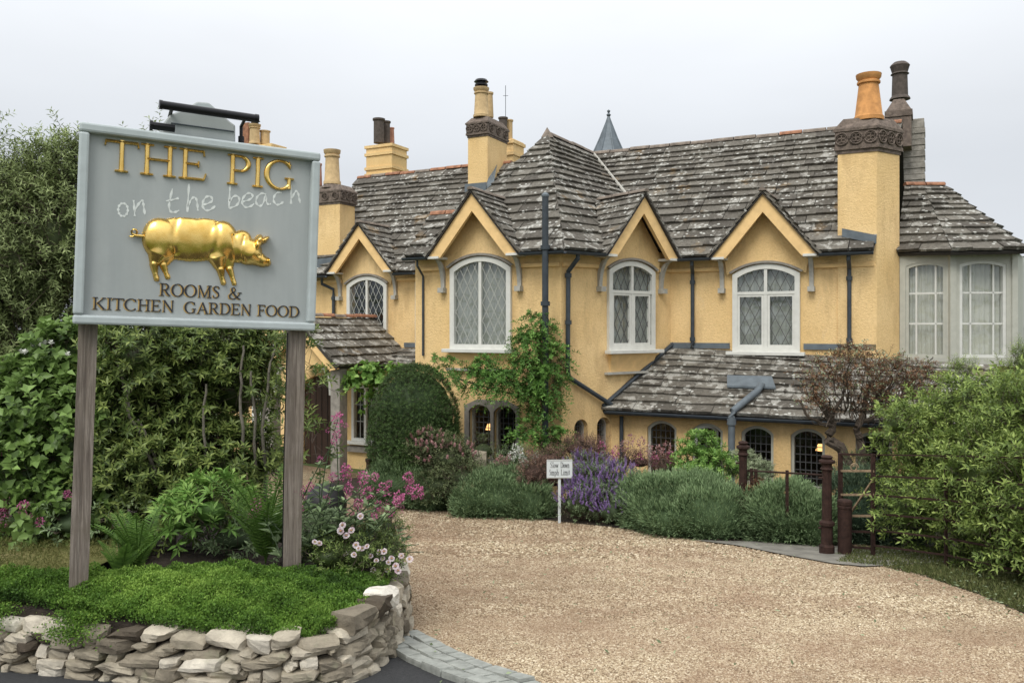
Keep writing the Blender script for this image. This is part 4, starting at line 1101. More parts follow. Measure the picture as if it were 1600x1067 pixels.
tag(mk('ground', V, [(j*nx+i, j*nx+i+1, (j+1)*nx+i+1, (j+1)*nx+i) for j in range(len(ys)-1) for i in range(nx-1)], 'far_grass'), kind='structure')
G = lambda u, v: tuple(gp(u, v)[:2])
sett_out = [(-.70, 5.6), G(645, 985), G(700, 1018), G(760, 1043), G(830, 1066), (.62, 3.35), (1.5, 2.75), (2.6, 2.2)]
# asphalt road, gravel drive
sheet('road', [(-14,1), (14,1), (14,3.6), (2,4.2), (0,5), (-.4,5.6), (-1.0,5.6), (-14,6)], 'asphalt', .000)
right_edge = [G(1310,884), G(1380,888), G(1450,905), G(1530,932), G(1600,962), (3.25, 4.6), (3.2, 2.2)]
drive = sett_out[:8] + [(3.2,2.2), (3.25,4.6), G(1600,962), G(1530,932), G(1450,905), (4.3, 9.0), (4.0, 10.0), (3.2, 12.6), (.5,14.5), (-2.0,15.5), (-7,19.5), (-9,18), (-3.6,12.8), (-2.2,9.6), (-1.5,8.0), (-.8,6.6)]
sheet('gravel_drive', drive, 'gravel', .012, .3)
# soil bed in front of the house and grass strip under the right hedge
bed = [G(560,786), G(640,790), G(720,800), G(860,815), G(980,828), G(1100,846), G(1170,852), G(1290,864), (4.3,9.9), (6.5,11.5), (6.2,12.6), (1.6,14.6), (.9,13.4), (-1.6,14.6), (-2.8,15.9), (-3.4,15.4)]
sheet('flower_bed', bed, 'soil', .024, .3)
sheet('grass_verge', [G(1310,884), G(1380,888), G(1450,905), G(1530,932), G(1600,962), (3.25,4.6), (3.2,2.2), (12,2.2), (12,12), (6,11.5), (4.4,9.9), (3.9,9.4)], 'soil', .018, .3)
sheet('path_slab', [G(1085,847), G(1150,855), G(1230,871), G(1300,884), G(1350,889), (4.9,8.3), (5.0,9.2), (3.9,9.3), G(1200,850)], 'concrete', .030, .3)
# loose gravel: real pebbles, thinning out with distance
def inside(poly, x, y):
    x = np.asarray(x); y = np.asarray(y); c_ = np.zeros(len(x), bool); n = len(poly); j = n-1
    for i in range(n):
        xi, yi = poly[i][:2]; xj, yj = poly[j][:2]
        cond = ((yi > y) != (yj > y)) & (x < (xj-xi)*(y-yi)/(yj-yi+1e-12)+xi)
        c_ ^= cond; j = i
    return c_
gzv = np.vectorize(lambda y: gz(0, y))
def pebbles(n, y0, y1, size):
    x = rng.uniform(-2.5, 4.2, n*3); y = rng.uniform(y0, y1, n*3)
    k = inside(drive, x, y) & (np.abs(x) < y*.68+.3); x, y = x[k][:n], y[k][:n]
    return np.stack([x, y, gzv(y)+.014], 1), rng.uniform(.6, 1.5, len(x))*size
near, mid_, far = pebbles(170000, 3.3, 5.6, .0062), pebbles(110000, 5.6, 8.5, .0085), pebbles(50000, 8.5, 13, .0125)
Pts = np.vstack([near[0], mid_[0], far[0]]); Sz = np.concatenate([near[1], mid_[1], far[1]])
k = rng.random(len(Pts)) < 1; Pts = Pts[k]; Sz = Sz[k]
me = bpy.data.meshes.new('loose_gravel'); me.vertices.add(len(Pts)); me.vertices.foreach_set('co', Pts.astype(np.float32).ravel())
a_ = me.attributes.new('sz', 'FLOAT', 'POINT'); a_.data.foreach_set('value', Sz.astype(np.float32))
me.materials.append(M['pebble'])
lg = bpy.data.objects.new('loose_gravel', me); COL.objects.link(lg); WLOC[lg.name] = V3(); tag(lg, kind='stuff', label='loose beige pea gravel spread over the whole drive', cat='gravel')
ng = bpy.data.node_groups.new('scatter_pebbles', 'GeometryNodeTree')
ng.interface.new_socket('Geometry', in_out='INPUT', socket_type='NodeSocketGeometry'); ng.interface.new_socket('Geometry', in_out='OUTPUT', socket_type='NodeSocketGeometry')
gi, go = ng.nodes.new('NodeGroupInput'), ng.nodes.new('NodeGroupOutput')
ico = ng.nodes.new('GeometryNodeMeshIcoSphere'); ico.inputs['Radius'].default_value = 1; ico.inputs['Subdivisions'].default_value = 1
smt = ng.nodes.new('GeometryNodeSetMaterial'); smt.inputs['Material'].default_value = M['pebble']; ng.links.new(ico.outputs[0], smt.inputs[0])
iop = ng.nodes.new('GeometryNodeInstanceOnPoints'); ng.links.new(gi.outputs[0], iop.inputs['Points']); ng.links.new(smt.outputs[0], iop.inputs['Instance'])
rv = ng.nodes.new('FunctionNodeRandomValue'); rv.data_type = 'FLOAT_VECTOR'; rv.inputs[0].default_value = (-.5,-.5,0); rv.inputs[1].default_value = (.5,.5,6.28)
ng.links.new(rv.outputs[0], iop.inputs['Rotation'])
na = ng.nodes.new('GeometryNodeInputNamedAttribute'); na.data_type = 'FLOAT'; na.inputs['Name'].default_value = 'sz'
rv2 = ng.nodes.new('FunctionNodeRandomValue'); rv2.data_type = 'FLOAT_VECTOR'; rv2.inputs[0].default_value = (.8,.6,.35); rv2.inputs[1].default_value = (1.5,1.0,.6)
vm = ng.nodes.new('ShaderNodeVectorMath'); vm.operation = 'SCALE'; ng.links.new(rv2.outputs[0], vm.inputs[0]); ng.links.new(na.outputs[0], vm.inputs['Scale'])
ng.links.new(vm.outputs[0], iop.inputs['Scale']); ng.links.new(iop.outputs[0], go.inputs[0])
md = lg.modifiers.new('scatter', 'NODES'); md.node_group = ng

# granite sett edging: three rows following the curve
edge = tag(bpy.data.objects.new('sett_edging', None), kind='structure'); place(edge, (*sett_out[2], gz(0, sett_out[2][1])), None)
def polyline(pts, step):
    pts = [Vector((*p_[:2], 0)) for p_ in pts]; sm = []
    for i in range(len(pts)-1):
        p0, p1, p2, p3 = pts[max(i-1,0)], pts[i], pts[i+1], pts[min(i+2, len(pts)-1)]
        for k in range(12):
            t = k/12; sm.append(.5*((2*p1)+(p2-p0)*t+(2*p0-5*p1+4*p2-p3)*t*t+(3*p1-p0-3*p2+p3)*t**3))
    sm.append(pts[-1]); cum = [0]
    for a, b_ in zip(sm, sm[1:]): cum.append(cum[-1]+(b_-a).length)
    def at(s):
        s = min(max(s, 0), cum[-1]-1e-6)
        for i in range(len(cum)-1):
            if s <= cum[i+1]:
                f = (s-cum[i])/(cum[i+1]-cum[i]); d = (sm[i+1]-sm[i]).normalized(); return sm[i].lerp(sm[i+1], f), d
    return at, cum[-1]
at, Ltot = polyline(sett_out, .1)
for row in range(3):
    s = random.uniform(0, .1)
    while s < Ltot-.2:
        L = random.uniform(.13, .19); p0, d0 = at(s+.004); p1, d1 = at(s+L-.006); n0 = V3((d0.y, -d0.x, 0)); n1 = V3((d1.y, -d1.x, 0))
        o0, o1 = row*.098+.004, row*.098+.093; h = .034+random.uniform(-.006, .006)
        c4 = [p0+n0*o0, p1+n1*o0, p1+n1*o1, p0+n0*o1]
        c4 = [V3((q.x+random.uniform(-.004,.004), q.y+random.uniform(-.004,.004), gz(0, q.y))) for q in c4]
        if c4[0].y < 5.3:
            cc_ = sum(c4, V3())/4
            tp = [q.lerp(cc_, .06)+V3((0,0,h+random.uniform(-.004,.004))) for q in c4]; md_ = [q+V3((0,0,h-.012)) for q in c4]; bt = [q+V3((0,0,-.03)) for q in c4]
            mb = MB(); mb.add(bt+md_+tp, [(0,1,5,4)[::-1],(1,2,6,5)[::-1],(2,3,7,6)[::-1],(3,0,4,7)[::-1],(4,5,9,8)[::-1],(5,6,10,9)[::-1],(6,7,11,10)[::-1],(7,4,8,11)[::-1],(8,9,10,11)[::-1]])
            mk('sett', mb.v, mb.f, 'granite', edge)
        s += L

# ---- raised bed with dry stone wall
wall_path = [(-9.0,6.1), (-6.5,5.5), (-4.2,4.9), (-3.3,4.6), (-2.6,4.34), (-1.9,4.15), (-1.3,4.03), (-.95,4.06), (-.76,4.27), (-.68,4.65), (-.66,5.1), (-.70,5.6), (-.8,6.1), (-1.05,7.1), (-1.7,8.3)]
def topz(y): return -1.545-.05*(max(0, y-4.0))-.13*max(0, y-5.6)
wt = thing('stone_wall', (-1.5, 4.0, gz(0,4.0)), 'low curved dry stone wall of rough pale and brown stones holding the green bed under the sign', 'wall')
at, Ltot = polyline(wall_path, .1); LP_ = polyline(wall_path[:3], .1)[1]; L6 = polyline(wall_path[2:13], .1)[1]
def rock(c, dx, dn, sz, seed, angular=.5):
    """irregular stone: rounded box with knocked-off corners; sz = half length, half depth, half height"""
    r_ = np.random.default_rng(seed); n = 4; V = {}; P = []; Fc = []
    def vid(k):
        if k not in V: V[k] = len(P); P.append(np.array(k)/ (n-1)*2-1)
        return V[k]
    for ax in range(3):
        for side in (0, n-1):
            for i in range(n-1):
                for j in range(n-1):
                    q = []
                    for (a, b_) in ((i,j),(i+1,j),(i+1,j+1),(i,j+1)):
                        k = [0,0,0]; k[ax] = side; k[(ax+1)%3] = a; k[(ax+2)%3] = b_; q.append(vid(tuple(k)))
                    Fc.append(tuple(q if side else q[::-1]))
    P = np.array(P); L = np.linalg.norm(P, axis=1, keepdims=True)
    sph = P/L; P = P*(1-.20)+sph*.20*1.15
    pl = r_.normal(size=(5,3)); pl /= np.linalg.norm(pl, axis=1, keepdims=True)
    for v_ in pl:       # cleave facets
        d = P@v_; lim = r_.uniform(.72, 1.05); over = np.maximum(0, d-lim); P = P-over[:,None]*v_[None]*.9
    P += r_.normal(scale=.04, size=P.shape)
    P = P*np.array(sz)[None]
    W = np.array(c)[None]+P[:,0:1]*np.array(dx)[None]+P[:,1:2]*np.array(dn)[None]+P[:,2:3]*np.array([[0,0,1.]])
    return W, Fc
cnt = 0
hz = []
s = 0
tones = [.1,.25,.4,.52,.6,.66,.7,.76,.82,.45,.55,.88]
for crs in range(5):
    s = random.uniform(0, .1)
    while s < Ltot-.02:
        hh = .05
        L = random.choice((.03,.045,.06,.08,.095,.12)) if crs < 4 else random.uniform(.055, .125)
        p0, d0 = at(s+L); nin = V3((-d0.y, d0.x, 0))
        zb = gz(0, p0.y)-.02; zt_ = topz(p0.y)+.01; H = zt_-zb
        zc_ = zb+H*(crs+.5)/5+random.uniform(-.012,.012)
        hv = H/10*random.uniform(.95, 1.4)
        if crs == 4: zc_ += .006; hv *= random.uniform(1.0, 1.4)
        depth = random.uniform(.07, .10); c_ = p0+nin*(depth-.03+random.uniform(-.012,.016)+.009*crs); c_.z = zc_
        tilt = random.uniform(-.07, .07)
        dx = (d0+V3((0,0,tilt))).normalized()
        Wv, Fc = rock(c_, dx, nin, (L*.985, depth, hv), cnt+17)
        t = random.choice(tones); t = min(1, max(0, t+random.uniform(-.06,.06)))
        if crs == 4 and random.random() < .4: t = random.uniform(.75, .95)
        mk('stone', Wv, Fc, 'wall_stone', wt, tint=t); cnt += 1
        s += 2*L+.004
for sx, t, k in ((LP_+L6*.745, 1.0, 1), (LP_+L6*.715, .1, 2), (LP_+L6*.665, .38, 3)):
    p0, d0 = at(sx); nin = V3((-d0.y, d0.x, 0)); c_ = p0+nin*.07; c_.z = topz(p0.y)+.045
    Wv, Fc = rock(c_, d0, nin, (.10,.085,.055), 900+k); mk('stone', Wv, Fc, 'wall_stone', wt, tint=t)
# soil body of the bed
def bedz(x, y):
    e0 = min(1, max(0, (y-4.05-.12*(x+1.3)**2*(x < -1.3))/.45)); e1 = min(1, max(0, (-.72-x)/.5))
    return -1.545+.115*min(e0, e1)-.03*max(0, y-4.6)+.025*math.sin(x*2.1+1)*math.sin(y*1.7)
inner = []
for k in range(130):
    p0, d0 = at(Ltot*k/129); inner.append((p0.x-d0.y*.09, p0.y+d0.x*.09))
bedpoly = inner+[(-2.3,9.2), (-4,11), (-14,12), (-14,5.2)]
def bz(x, y):
    z = bedz(x, y)-.14*max(0, y-5.6)
    return max(z, gz(x, y)+.03) if y > 6 else z
gx = np.arange(-14, -.4, .14); gy = np.arange(3.7, 12.1, .14)
sheet('bed_soil', bedpoly, 'soil', -.03, .2, bz)
b_ = MB()
for k in range(129):
    p0, p1 = inner[k], inner[k+1]
    b_.add([(p0[0],p0[1],gz(0,p0[1])-.1), (p1[0],p1[1],gz(0,p1[1])-.1), (p1[0],p1[1],bz(*p1)-.03), (p0[0],p0[1],bz(*p0)-.03)], [(0,1,2,3)])
tag(b_.build('bed_bank', 'soil'), kind='structure')
lawn = [(-14,6.6), (-9,6.25), (-6.5,5.65), (-4.6,5.15), (-3.4,4.8), (-2.85,4.66), (-2.5,4.85), (-2.5,5.6), (-3.0,6.7), (-4.2,7.2), (-9,8.0), (-14,8.2)]
sheet('lawn', lawn, 'dry_lawn', -.012, .2, bz)
# ================================================================== THE SIGN
SBL = V3((-2.343, 4.4, .020)); SBR = V3((-1.2016, 5.0, -.021))
SU = (SBR-SBL).normalized(); SN = SU.cross(V3((0,0,1))).normalized(); SV = SN.cross(SU)*-1
if SV.z < 0: SV = -SV
if SN.y > 0: SN = -SN           # SN points to the viewer's side
SWd, SHt = (SBR-SBL).length, 1.075
def sp(x, y, d=0): return SBL+SU*x+SV*y+SN*d
def s_from_px(u, v):
    ray = V3(((u-800)/F_PX, 1, (HZ-v)/F_PX)); t = SBL.dot(SN)/ray.dot(SN); P = ray*t; return ((P-SBL).dot(SU), (P-SBL).dot(SV))
def zl(x, y): return s_from_px(100+x/2.6667, 130+y/2.6667)
sign = thing('hotel_sign', (-1.77, 4.7, -1.45), 'large pale grey painted board with gilded pig and lettering on two oak posts', 'sign')
def sbox(name, x0, x1, y0, y1, d0, d1, mat, parent=sign, bev=.004):
    o = MB().hexa([sp(x0,y0,d0), sp(x1,y0,d0), sp(x1,y0,d1), sp(x0,y0,d1), sp(x0,y1,d0), sp(x1,y1,d0), sp(x1,y1,d1), sp(x0,y1,d1)]).build(name, mat, parent)
    if bev: bevel(o, bev)
    return o
board = sbox('board', .02, SWd-.02, .02, SHt-.02, -.03, 0, 'sign', bev=0)
fwid = .05
for args in ((0, SWd, 0, fwid), (0, SWd, SHt-fwid, SHt), (0, fwid, fwid+.001, SHt-fwid-.001), (SWd-fwid, SWd, fwid+.001, SHt-fwid-.001)):
    sbox('frame', args[0], args[1], args[2], args[3], -.05, .045, 'sign_frame', sign, .012)
# posts
def post(ut, ub, Yd, Yb, v_b, w):
    T = px(ut, 505, Yd); B = px(ub, v_b, Yb); n = 14; V = []
    for k in range(n):
        t = k/(n-1); c_ = B.lerp(T, t); j = .0015
        for a, b_ in ((-1,-1),(-.25,-1.02),(0,-.93),(.2,-1.02),(1,-1),(1,1),(-1,1)):
            V.append(c_+SU*(a*w/2+random.uniform(-j,j))-SN*(b_*w/2+random.uniform(-j,j)))
    m_ = 7; Fc = [tuple(range(m_))[::-1], tuple(range((n-1)*m_, n*m_))]
    for i in range(n-1):
        for k in range(m_): Fc.append((i*m_+k, i*m_+(k+1)%m_, (i+1)*m_+(k+1)%m_, (i+1)*m_+k))
    return mk('post', V, Fc, 'oak', sign)
post(138, 122, 4.53, 4.53, 932, .094); post(463, 455, 5.02, 5.02, 905, .094)
# cable stapled down the right post
MB().tube([px(449.5+.0, 520, 4.93), px(444, 700, 4.93), px(441, 885, 4.93)], .0035, 5).build('cable', 'black_metal', sign)
# hood behind the board, and tube lamp on arms
def poly_plate(pts, d0, d1, name, mat, parent=sign):
    n = len(pts); V = [sp(*p_, d0) for p_ in pts]+[sp(*p_, d1) for p_ in pts]
    return mk(name, V, [tuple(range(n))[::-1], tuple(range(n, 2*n))]+[(i, (i+1)%n, n+(i+1)%n, n+i) for i in range(n)], mat, parent)
hd = [zl(415,240), zl(722,285), zl(722,165), zl(700,150), zl(655,108), zl(610,70), zl(560,66), zl(520,92), zl(450,118), zl(415,158)]
hood = poly_plate(hd, -.35, -.06, 'hood', 'sign'); bevel(hood, .01)
pk = [zl(540,92), zl(560,78), zl(605,80), zl(632,106)]
poly_plate(pk, -.06, -.045, 'hood_panel', 'sign_frame', hood)
sbox('hood_seam', zl(450,160)[0], zl(715,195)[0], zl(580,176)[1]-.003, zl(580,176)[1]+.003, -.06, -.052, 'iron_grey', hood, 0)
a, b_ = px(252, 164, 4.56), px(403, 186, 4.83)
lt = MB().tube([a, b_], .0235, 16).tube([a-(b_-a)*.02, a+(b_-a)*.01], .026, 16).tube([b_-(b_-a)*.03, b_+(b_-a)*.005], .026, 16).build('tube_lamp', 'black_metal', sign); smooth_angle(lt, 40)
for f, yy in ((.11, 240), (.87, 240)):
    p_ = a.lerp(b_, f); q_ = p_+SN*-.16+V3((0,0,-.02)); r_ = q_+V3((0,0,-.14))
    MB().tube([p_, q_, r_], .010, 8).tube([q_+V3((0,0,-.06)), r_+V3((0,0,-.02))], .018, 8).build('lamp_arm', 'black_metal', sign)
c_ = px(243, 197, 4.6)
MB().tube([c_-SU*.02, c_+SU*.10], .022, 8).tube([c_-SU*.03, c_-SU*.015], .03, 8).build('junction_box', 'black_metal', sign)

# ---- serif alphabet drawn as strokes: lists of (x, y, width) points in a unit-high box
TK, TN = .155, .07
def stem(x, y0=0, y1=1, w=TK, s0=True, s1=True):
    o = [[(x, y0, w), (x, y0+.08*(y1-y0), w*.82), (x, (y0+y1)/2, w*.72), (x, y1-.08*(y1-y0), w*.82), (x, y1, w)]]
    if s0: o.append([(x-w*1.05, y0+.025, .05), (x, y0+.03, .07), (x+w*1.05, y0+.025, .05)])
    if s1: o.append([(x-w*1.05, y1-.025, .05), (x, y1-.03, .07), (x+w*1.05, y1-.025, .05)])
    return o
def arcs(cx, cy, rx, ry, a0, a1, wt_, wn_, n=22):
    out = []
    for k in range(n+1):
        a = math.radians(a0+(a1-a0)*k/n); w = wn_+(wt_-wn_)*abs(math.cos(a))**1.5; out.append((cx+rx*math.cos(a), cy+ry*math.sin(a), w))
    return [out]
def ln(*p_): return [list(p_)]
GL = {
 'T': (.86, stem(.43, 0, 1, TK, True, False)+ln((.03,.95,.08),(.83,.95,.08))+ln((.04,.97,.05),(.02,.80,.05))+ln((.82,.97,.05),(.84,.80,.05))),
 'H': (.98, stem(.2)+stem(.78)+ln((.2,.52,TN),(.78,.52,TN))),
 'E': (.82, stem(.2)+ln((.2,.965,TN),(.68,.965,TN))+ln((.68,.985,.05),(.70,.80,.05))+ln((.2,.52,TN),(.55,.52,TN))+ln((.55,.62,.05),(.55,.42,.05))+ln((.2,.035,TN),(.70,.035,TN))+ln((.70,.015,.05),(.75,.23,.05))),
 'F': (.76, stem(.2)+ln((.2,.965,TN),(.66,.965,TN))+ln((.66,.985,.05),(.68,.80,.05))+ln((.2,.52,TN),(.53,.52,TN))+ln((.53,.62,.05),(.53,.42,.05))),
 'P': (.78, stem(.2)+ln((.2,.965,TN),(.45,.965,TN))+arcs(.42,.72,.27,.245,90,-90,TK*.9,TN)+ln((.45,.475,TN),(.2,.475,TN))),
 'I': (.42, stem(.21)),
 'G': (1.0, arcs(.50,.5,.43,.48,42,318,TK,TN,34)+stem(.80,.05,.42,TK*.9,False,True)+ln((.79,.97,.05),(.82,.74,.05))),
 'C': (.94, arcs(.50,.5,.43,.48,42,318,TK,TN,34)+ln((.79,.97,.05),(.82,.74,.05))),
 'O': (1.04, arcs(.52,.5,.43,.48,0,360,TK,TN,40)),
 'D': (.98, stem(.2)+ln((.2,.965,TN),(.42,.965,TN))+arcs(.42,.5,.44,.465,90,-90,TK,TN,26)+ln((.42,.035,TN),(.2,.035,TN))),
 'R': (.92, stem(.2)+ln((.2,.965,TN),(.45,.965,TN))+arcs(.42,.73,.26,.235,90,-90,TK*.9,TN)+ln((.45,.495,TN),(.2,.495,TN))+ln((.42,.49,.10),(.66,.14,.14),(.84,.03,.09))),
 'M': (1.22, stem(.2,0,1,TN,True,True)+stem(1.0)+ln((.2,.98,.12),(.6,.06,.10))+ln((.6,.06,TN),(1.0,.98,TN))),
 'N': (1.0, stem(.2,0,1,TN)+stem(.82,.0,1,TN,False,True)+ln((.18,.98,.13),(.82,.02,.13))),
 'S': (.68, [[(.58,.78,.06),(.56,.90,.07),(.42,.97,TN),(.25,.95,.09),(.14,.84,.12),(.17,.68,.13),(.34,.55,.15),(.50,.42,.14),(.55,.25,.12),(.47,.09,.09),(.30,.03,TN),(.15,.07,.07),(.11,.24,.06)]]),
 'K': (.98, stem(.2)+ln((.3,.48,.08),(.80,.95,TN))+ln((.38,.55,.12),(.82,.04,.15))+ln((.68,.965,.05),(.92,.965,.05))+ln((.72,.03,.05),(.97,.03,.05))),
 'A': (1.0, ln((.15,.02,TN),(.5,.98,TN))+ln((.48,.98,.12),(.86,.02,.16))+ln((.28,.34,TN),(.70,.34,TN))+ln((.03,.025,.05),(.28,.025,.05))+ln((.73,.025,.05),(1.0,.025,.05))),
 '&': (1.0, [[(.90,.55,.06),(.80,.32,.08),(.62,.12,.10),(.40,.02,.08),(.18,.10,.12),(.14,.30,.13),(.30,.48,.10),(.50,.62,.08),(.56,.80,.08),(.44,.96,.07),(.30,.88,.10),(.30,.70,.12),(.52,.36,.14),(.78,.08,.13),(.95,.03,.07)]]+ln((.76,.55,.05),(1.02,.55,.05))),
 ' ': (.45, []),
 # lower case for the small sign
 'l': (.34, stem(.17,0,1.0,.13)), 'o': (.60, arcs(.30,.32,.21,.30,0,360,.15,.06,24)),
 'w': (.86, ln((.08,.64,.13),(.27,.02,.12))+ln((.27,.02,.06),(.43,.60,.06))+ln((.41,.64,.13),(.62,.02,.12))+ln((.62,.02,.06),(.80,.64,.06))),
 'n': (.66, stem(.16,0,.64,.13)+arcs(.34,.42,.16,.20,150,0,.13,.08,12)+stem(.50,0,.42,.13,True,False)),
 'm': (.98, stem(.16,0,.64,.13)+arcs(.33,.42,.15,.20,150,0,.13,.08,12)+stem(.48,0,.42,.13,True,False)+arcs(.65,.42,.15,.20,150,0,.13,.08,12)+stem(.80,0,.42,.13,True,False)),
 'p': (.64, stem(.16,-.3,.64,.13)+arcs(.34,.32,.19,.28,120,-120,.14,.07,18)),
 'h': (.66, stem(.16,0,1.0,.13)+arcs(.34,.42,.16,.20,150,0,.13,.08,12)+stem(.50,0,.42,.13,True,False)),
 'i': (.34, stem(.17,0,.64,.13)+ln((.13,.86,.10),(.22,.86,.10))), 't': (.42, ln((.2,.85,.10),(.2,.10,.12),(.34,.03,.06))+ln((.04,.61,.06),(.36,.61,.06))),
 'L': (.76, stem(.2)+ln((.2,.035,TN),(.66,.035,TN))+ln((.66,.015,.05),(.71,.26,.05))),
 '5': (.62, ln((.18,.93,.10),(.52,.95,.11))+ln((.18,.95,.06),(.15,.55,.07))+arcs(.28,.33,.24,.30,120,-130,.14,.07,20)),
}
def ribbon(mb, pts, h, flat, ox, oy, sx, sy, PT, d0, wk=1.0, base=0.0):
    """sweep one stroke; raised ridge profile for gilded letters, flat slab for painted ones"""
    n = len(pts); V = []
    for i, (x, y, w) in enumerate(pts):
        x0, y0, _ = pts[max(i-1,0)]; x1, y1, _ = pts[min(i+1,n-1)]
        dx, dy = (x1-x0)*sx, (y1-y0)*sy; L = math.hypot(dx, dy) or 1; nx, ny = -dy/L, dx/L; hw = w/2*sy*wk
        X, Y_ = ox+x*sx, oy+y*sy
        prof = [(-1,base), (-1,h*.45), (-.55,h*.85), (0,h), (.55,h*.85), (1,h*.45), (1,base)] if not flat else [(-1,base), (-1,h), (1,h), (1,base)]
        for a, hh in prof: V.append(PT(X+nx*hw*a, Y_+ny*hw*a, d0+hh))
    m_ = 7 if not flat else 4; Fc = []
    for i in range(n-1):
        for k in range(m_-1): Fc.append((i*m_+k, (i+1)*m_+k, (i+1)*m_+k+1, i*m_+k+1))
    Fc += [tuple(range(m_)), tuple(range((n-1)*m_, n*m_))[::-1]]
    mb.add(V, Fc)
def text(s, x0, x1, y0, hgt, h, mat, flat=False, PT=None, parent=sign, d0=0.0, wk=1.0, shadow=None, yy1=None):
    PT = PT or sp
    tot = sum(GL[c_][0] for c_ in s); sx = (x1-x0)/tot; x = x0
    for i, c_ in enumerate(s):
        w, st_ = GL[c_]
        if st_:
            mb = MB(); y = y0+((yy1-y0)*((x-x0)/(x1-x0)) if yy1 is not None else 0)
            for j, q in enumerate(st_): ribbon(mb, q, h+.0004*j, flat, x, y, sx, hgt, PT, d0, wk)
            if shadow:
                mb2 = MB()
                for j, q in enumerate(st_): ribbon(mb2, q, h*.5+.0002*j, True, x-shadow, y-shadow*.35, sx, hgt, PT, d0, wk)
                lt_ = mb2.build('letter_shade', 'gold_flat', parent)
            o = mb.build('letter', mat, parent)
            if not flat: smooth_angle(o, 50)
        x += w*sx

text('THE', .122, .658, .836, .172, .015, 'gold', wk=1.15)
text('PIG', .753, 1.150, .834, .174, .015, 'gold', wk=1.15)
text('ROOMS', .422, .745, .172, .070, .004, 'ink', flat=True, shadow=.006)
text('&', .785, .862, .170, .072, .004, 'ink', flat=True, shadow=.006)
text('KITCHEN', .092, .505, .082, .066, .004, 'ink', flat=True, shadow=.006)
text('GARDEN', .555, .925, .080, .066, .004, 'ink', flat=True, shadow=.006)
text('FOOD', .955, 1.203, .080, .066, .004, 'ink', flat=True, shadow=.006)
# brushed script, in the survey's own pixels projected on the board
def script(strokes, name='letter'):
    mb = MB()
    for st_ in strokes:
        pts = [Vector((*zl(*p_), 0)) for p_ in st_]; sm = []
        for i in range(len(pts)-1):
            p0, p1, p2, p3 = pts[max(i-1,0)], pts[i], pts[i+1], pts[min(i+2, len(pts)-1)]
            for k in range(6):
                t = k/6; sm.append(.5*((2*p1)+(p2-p0)*t+(2*p0-5*p1+4*p2-p3)*t*t+(3*p1-p0-3*p2+p3)*t**3))
        sm.append(pts[-1]); n = len(sm); W_ = [.013*(.75+.35*math.sin(i*.9+pts[0].x*9)) for i in range(n)]
        ribbon(mb, [(p_.x, p_.y, w) for p_, w in zip(sm, W_)], .0012, True, 0, 0, 1, 1, sp, 0)
    mb.build(name, 'chalk', sign)
def oval(cx, cy, rx, ry, a0=0, a1=380): return [(cx+rx*math.cos(math.radians(a)), cy+ry*math.sin(math.radians(a))) for a in range(a0, a1, 30)]
script([oval(246, 528, 20, 27, -60, 330)]); script([[(290,488),(293,520),(295,555)], [(294,535),(310,505),(325,490),(330,500),(333,520),(337,548)]])
script([[(452,440),(443,480),(438,515),(445,536),(462,538),(480,530)], [(425,492),(450,487),(478,480)]])
script([[(521,420),(518,470),(514,537)], [(515,515),(528,488),(542,476),(552,486),(556,510),(558,532)]])
script([[(578,507),(600,502),(618,490),(612,474),(594,474),(580,492),(577,512),(590,530),(610,528),(630,512)]])
script([[(692,425),(690,470),(687,522)], [(690,492),(708,472),(726,474),(730,492),(716,512),(688,522)]])
script([[(744,494),(768,488),(786,474),(778,460),(760,463),(745,482),(743,502),(756,517),(775,515),(792,503)]])
script([[(842,464),(824,460),(806,474),(800,496),(812,512),(828,504),(842,468),(842,490),(850,505),(862,504)]])
script([[(907,457),(890,456),(876,472),(874,492),(886,507),(902,504),(914,494)]])
script([[(946,425),(946,460),(946,504)], [(947,484),(958,462),(968,450),(976,462),(980,482),(984,500)]])

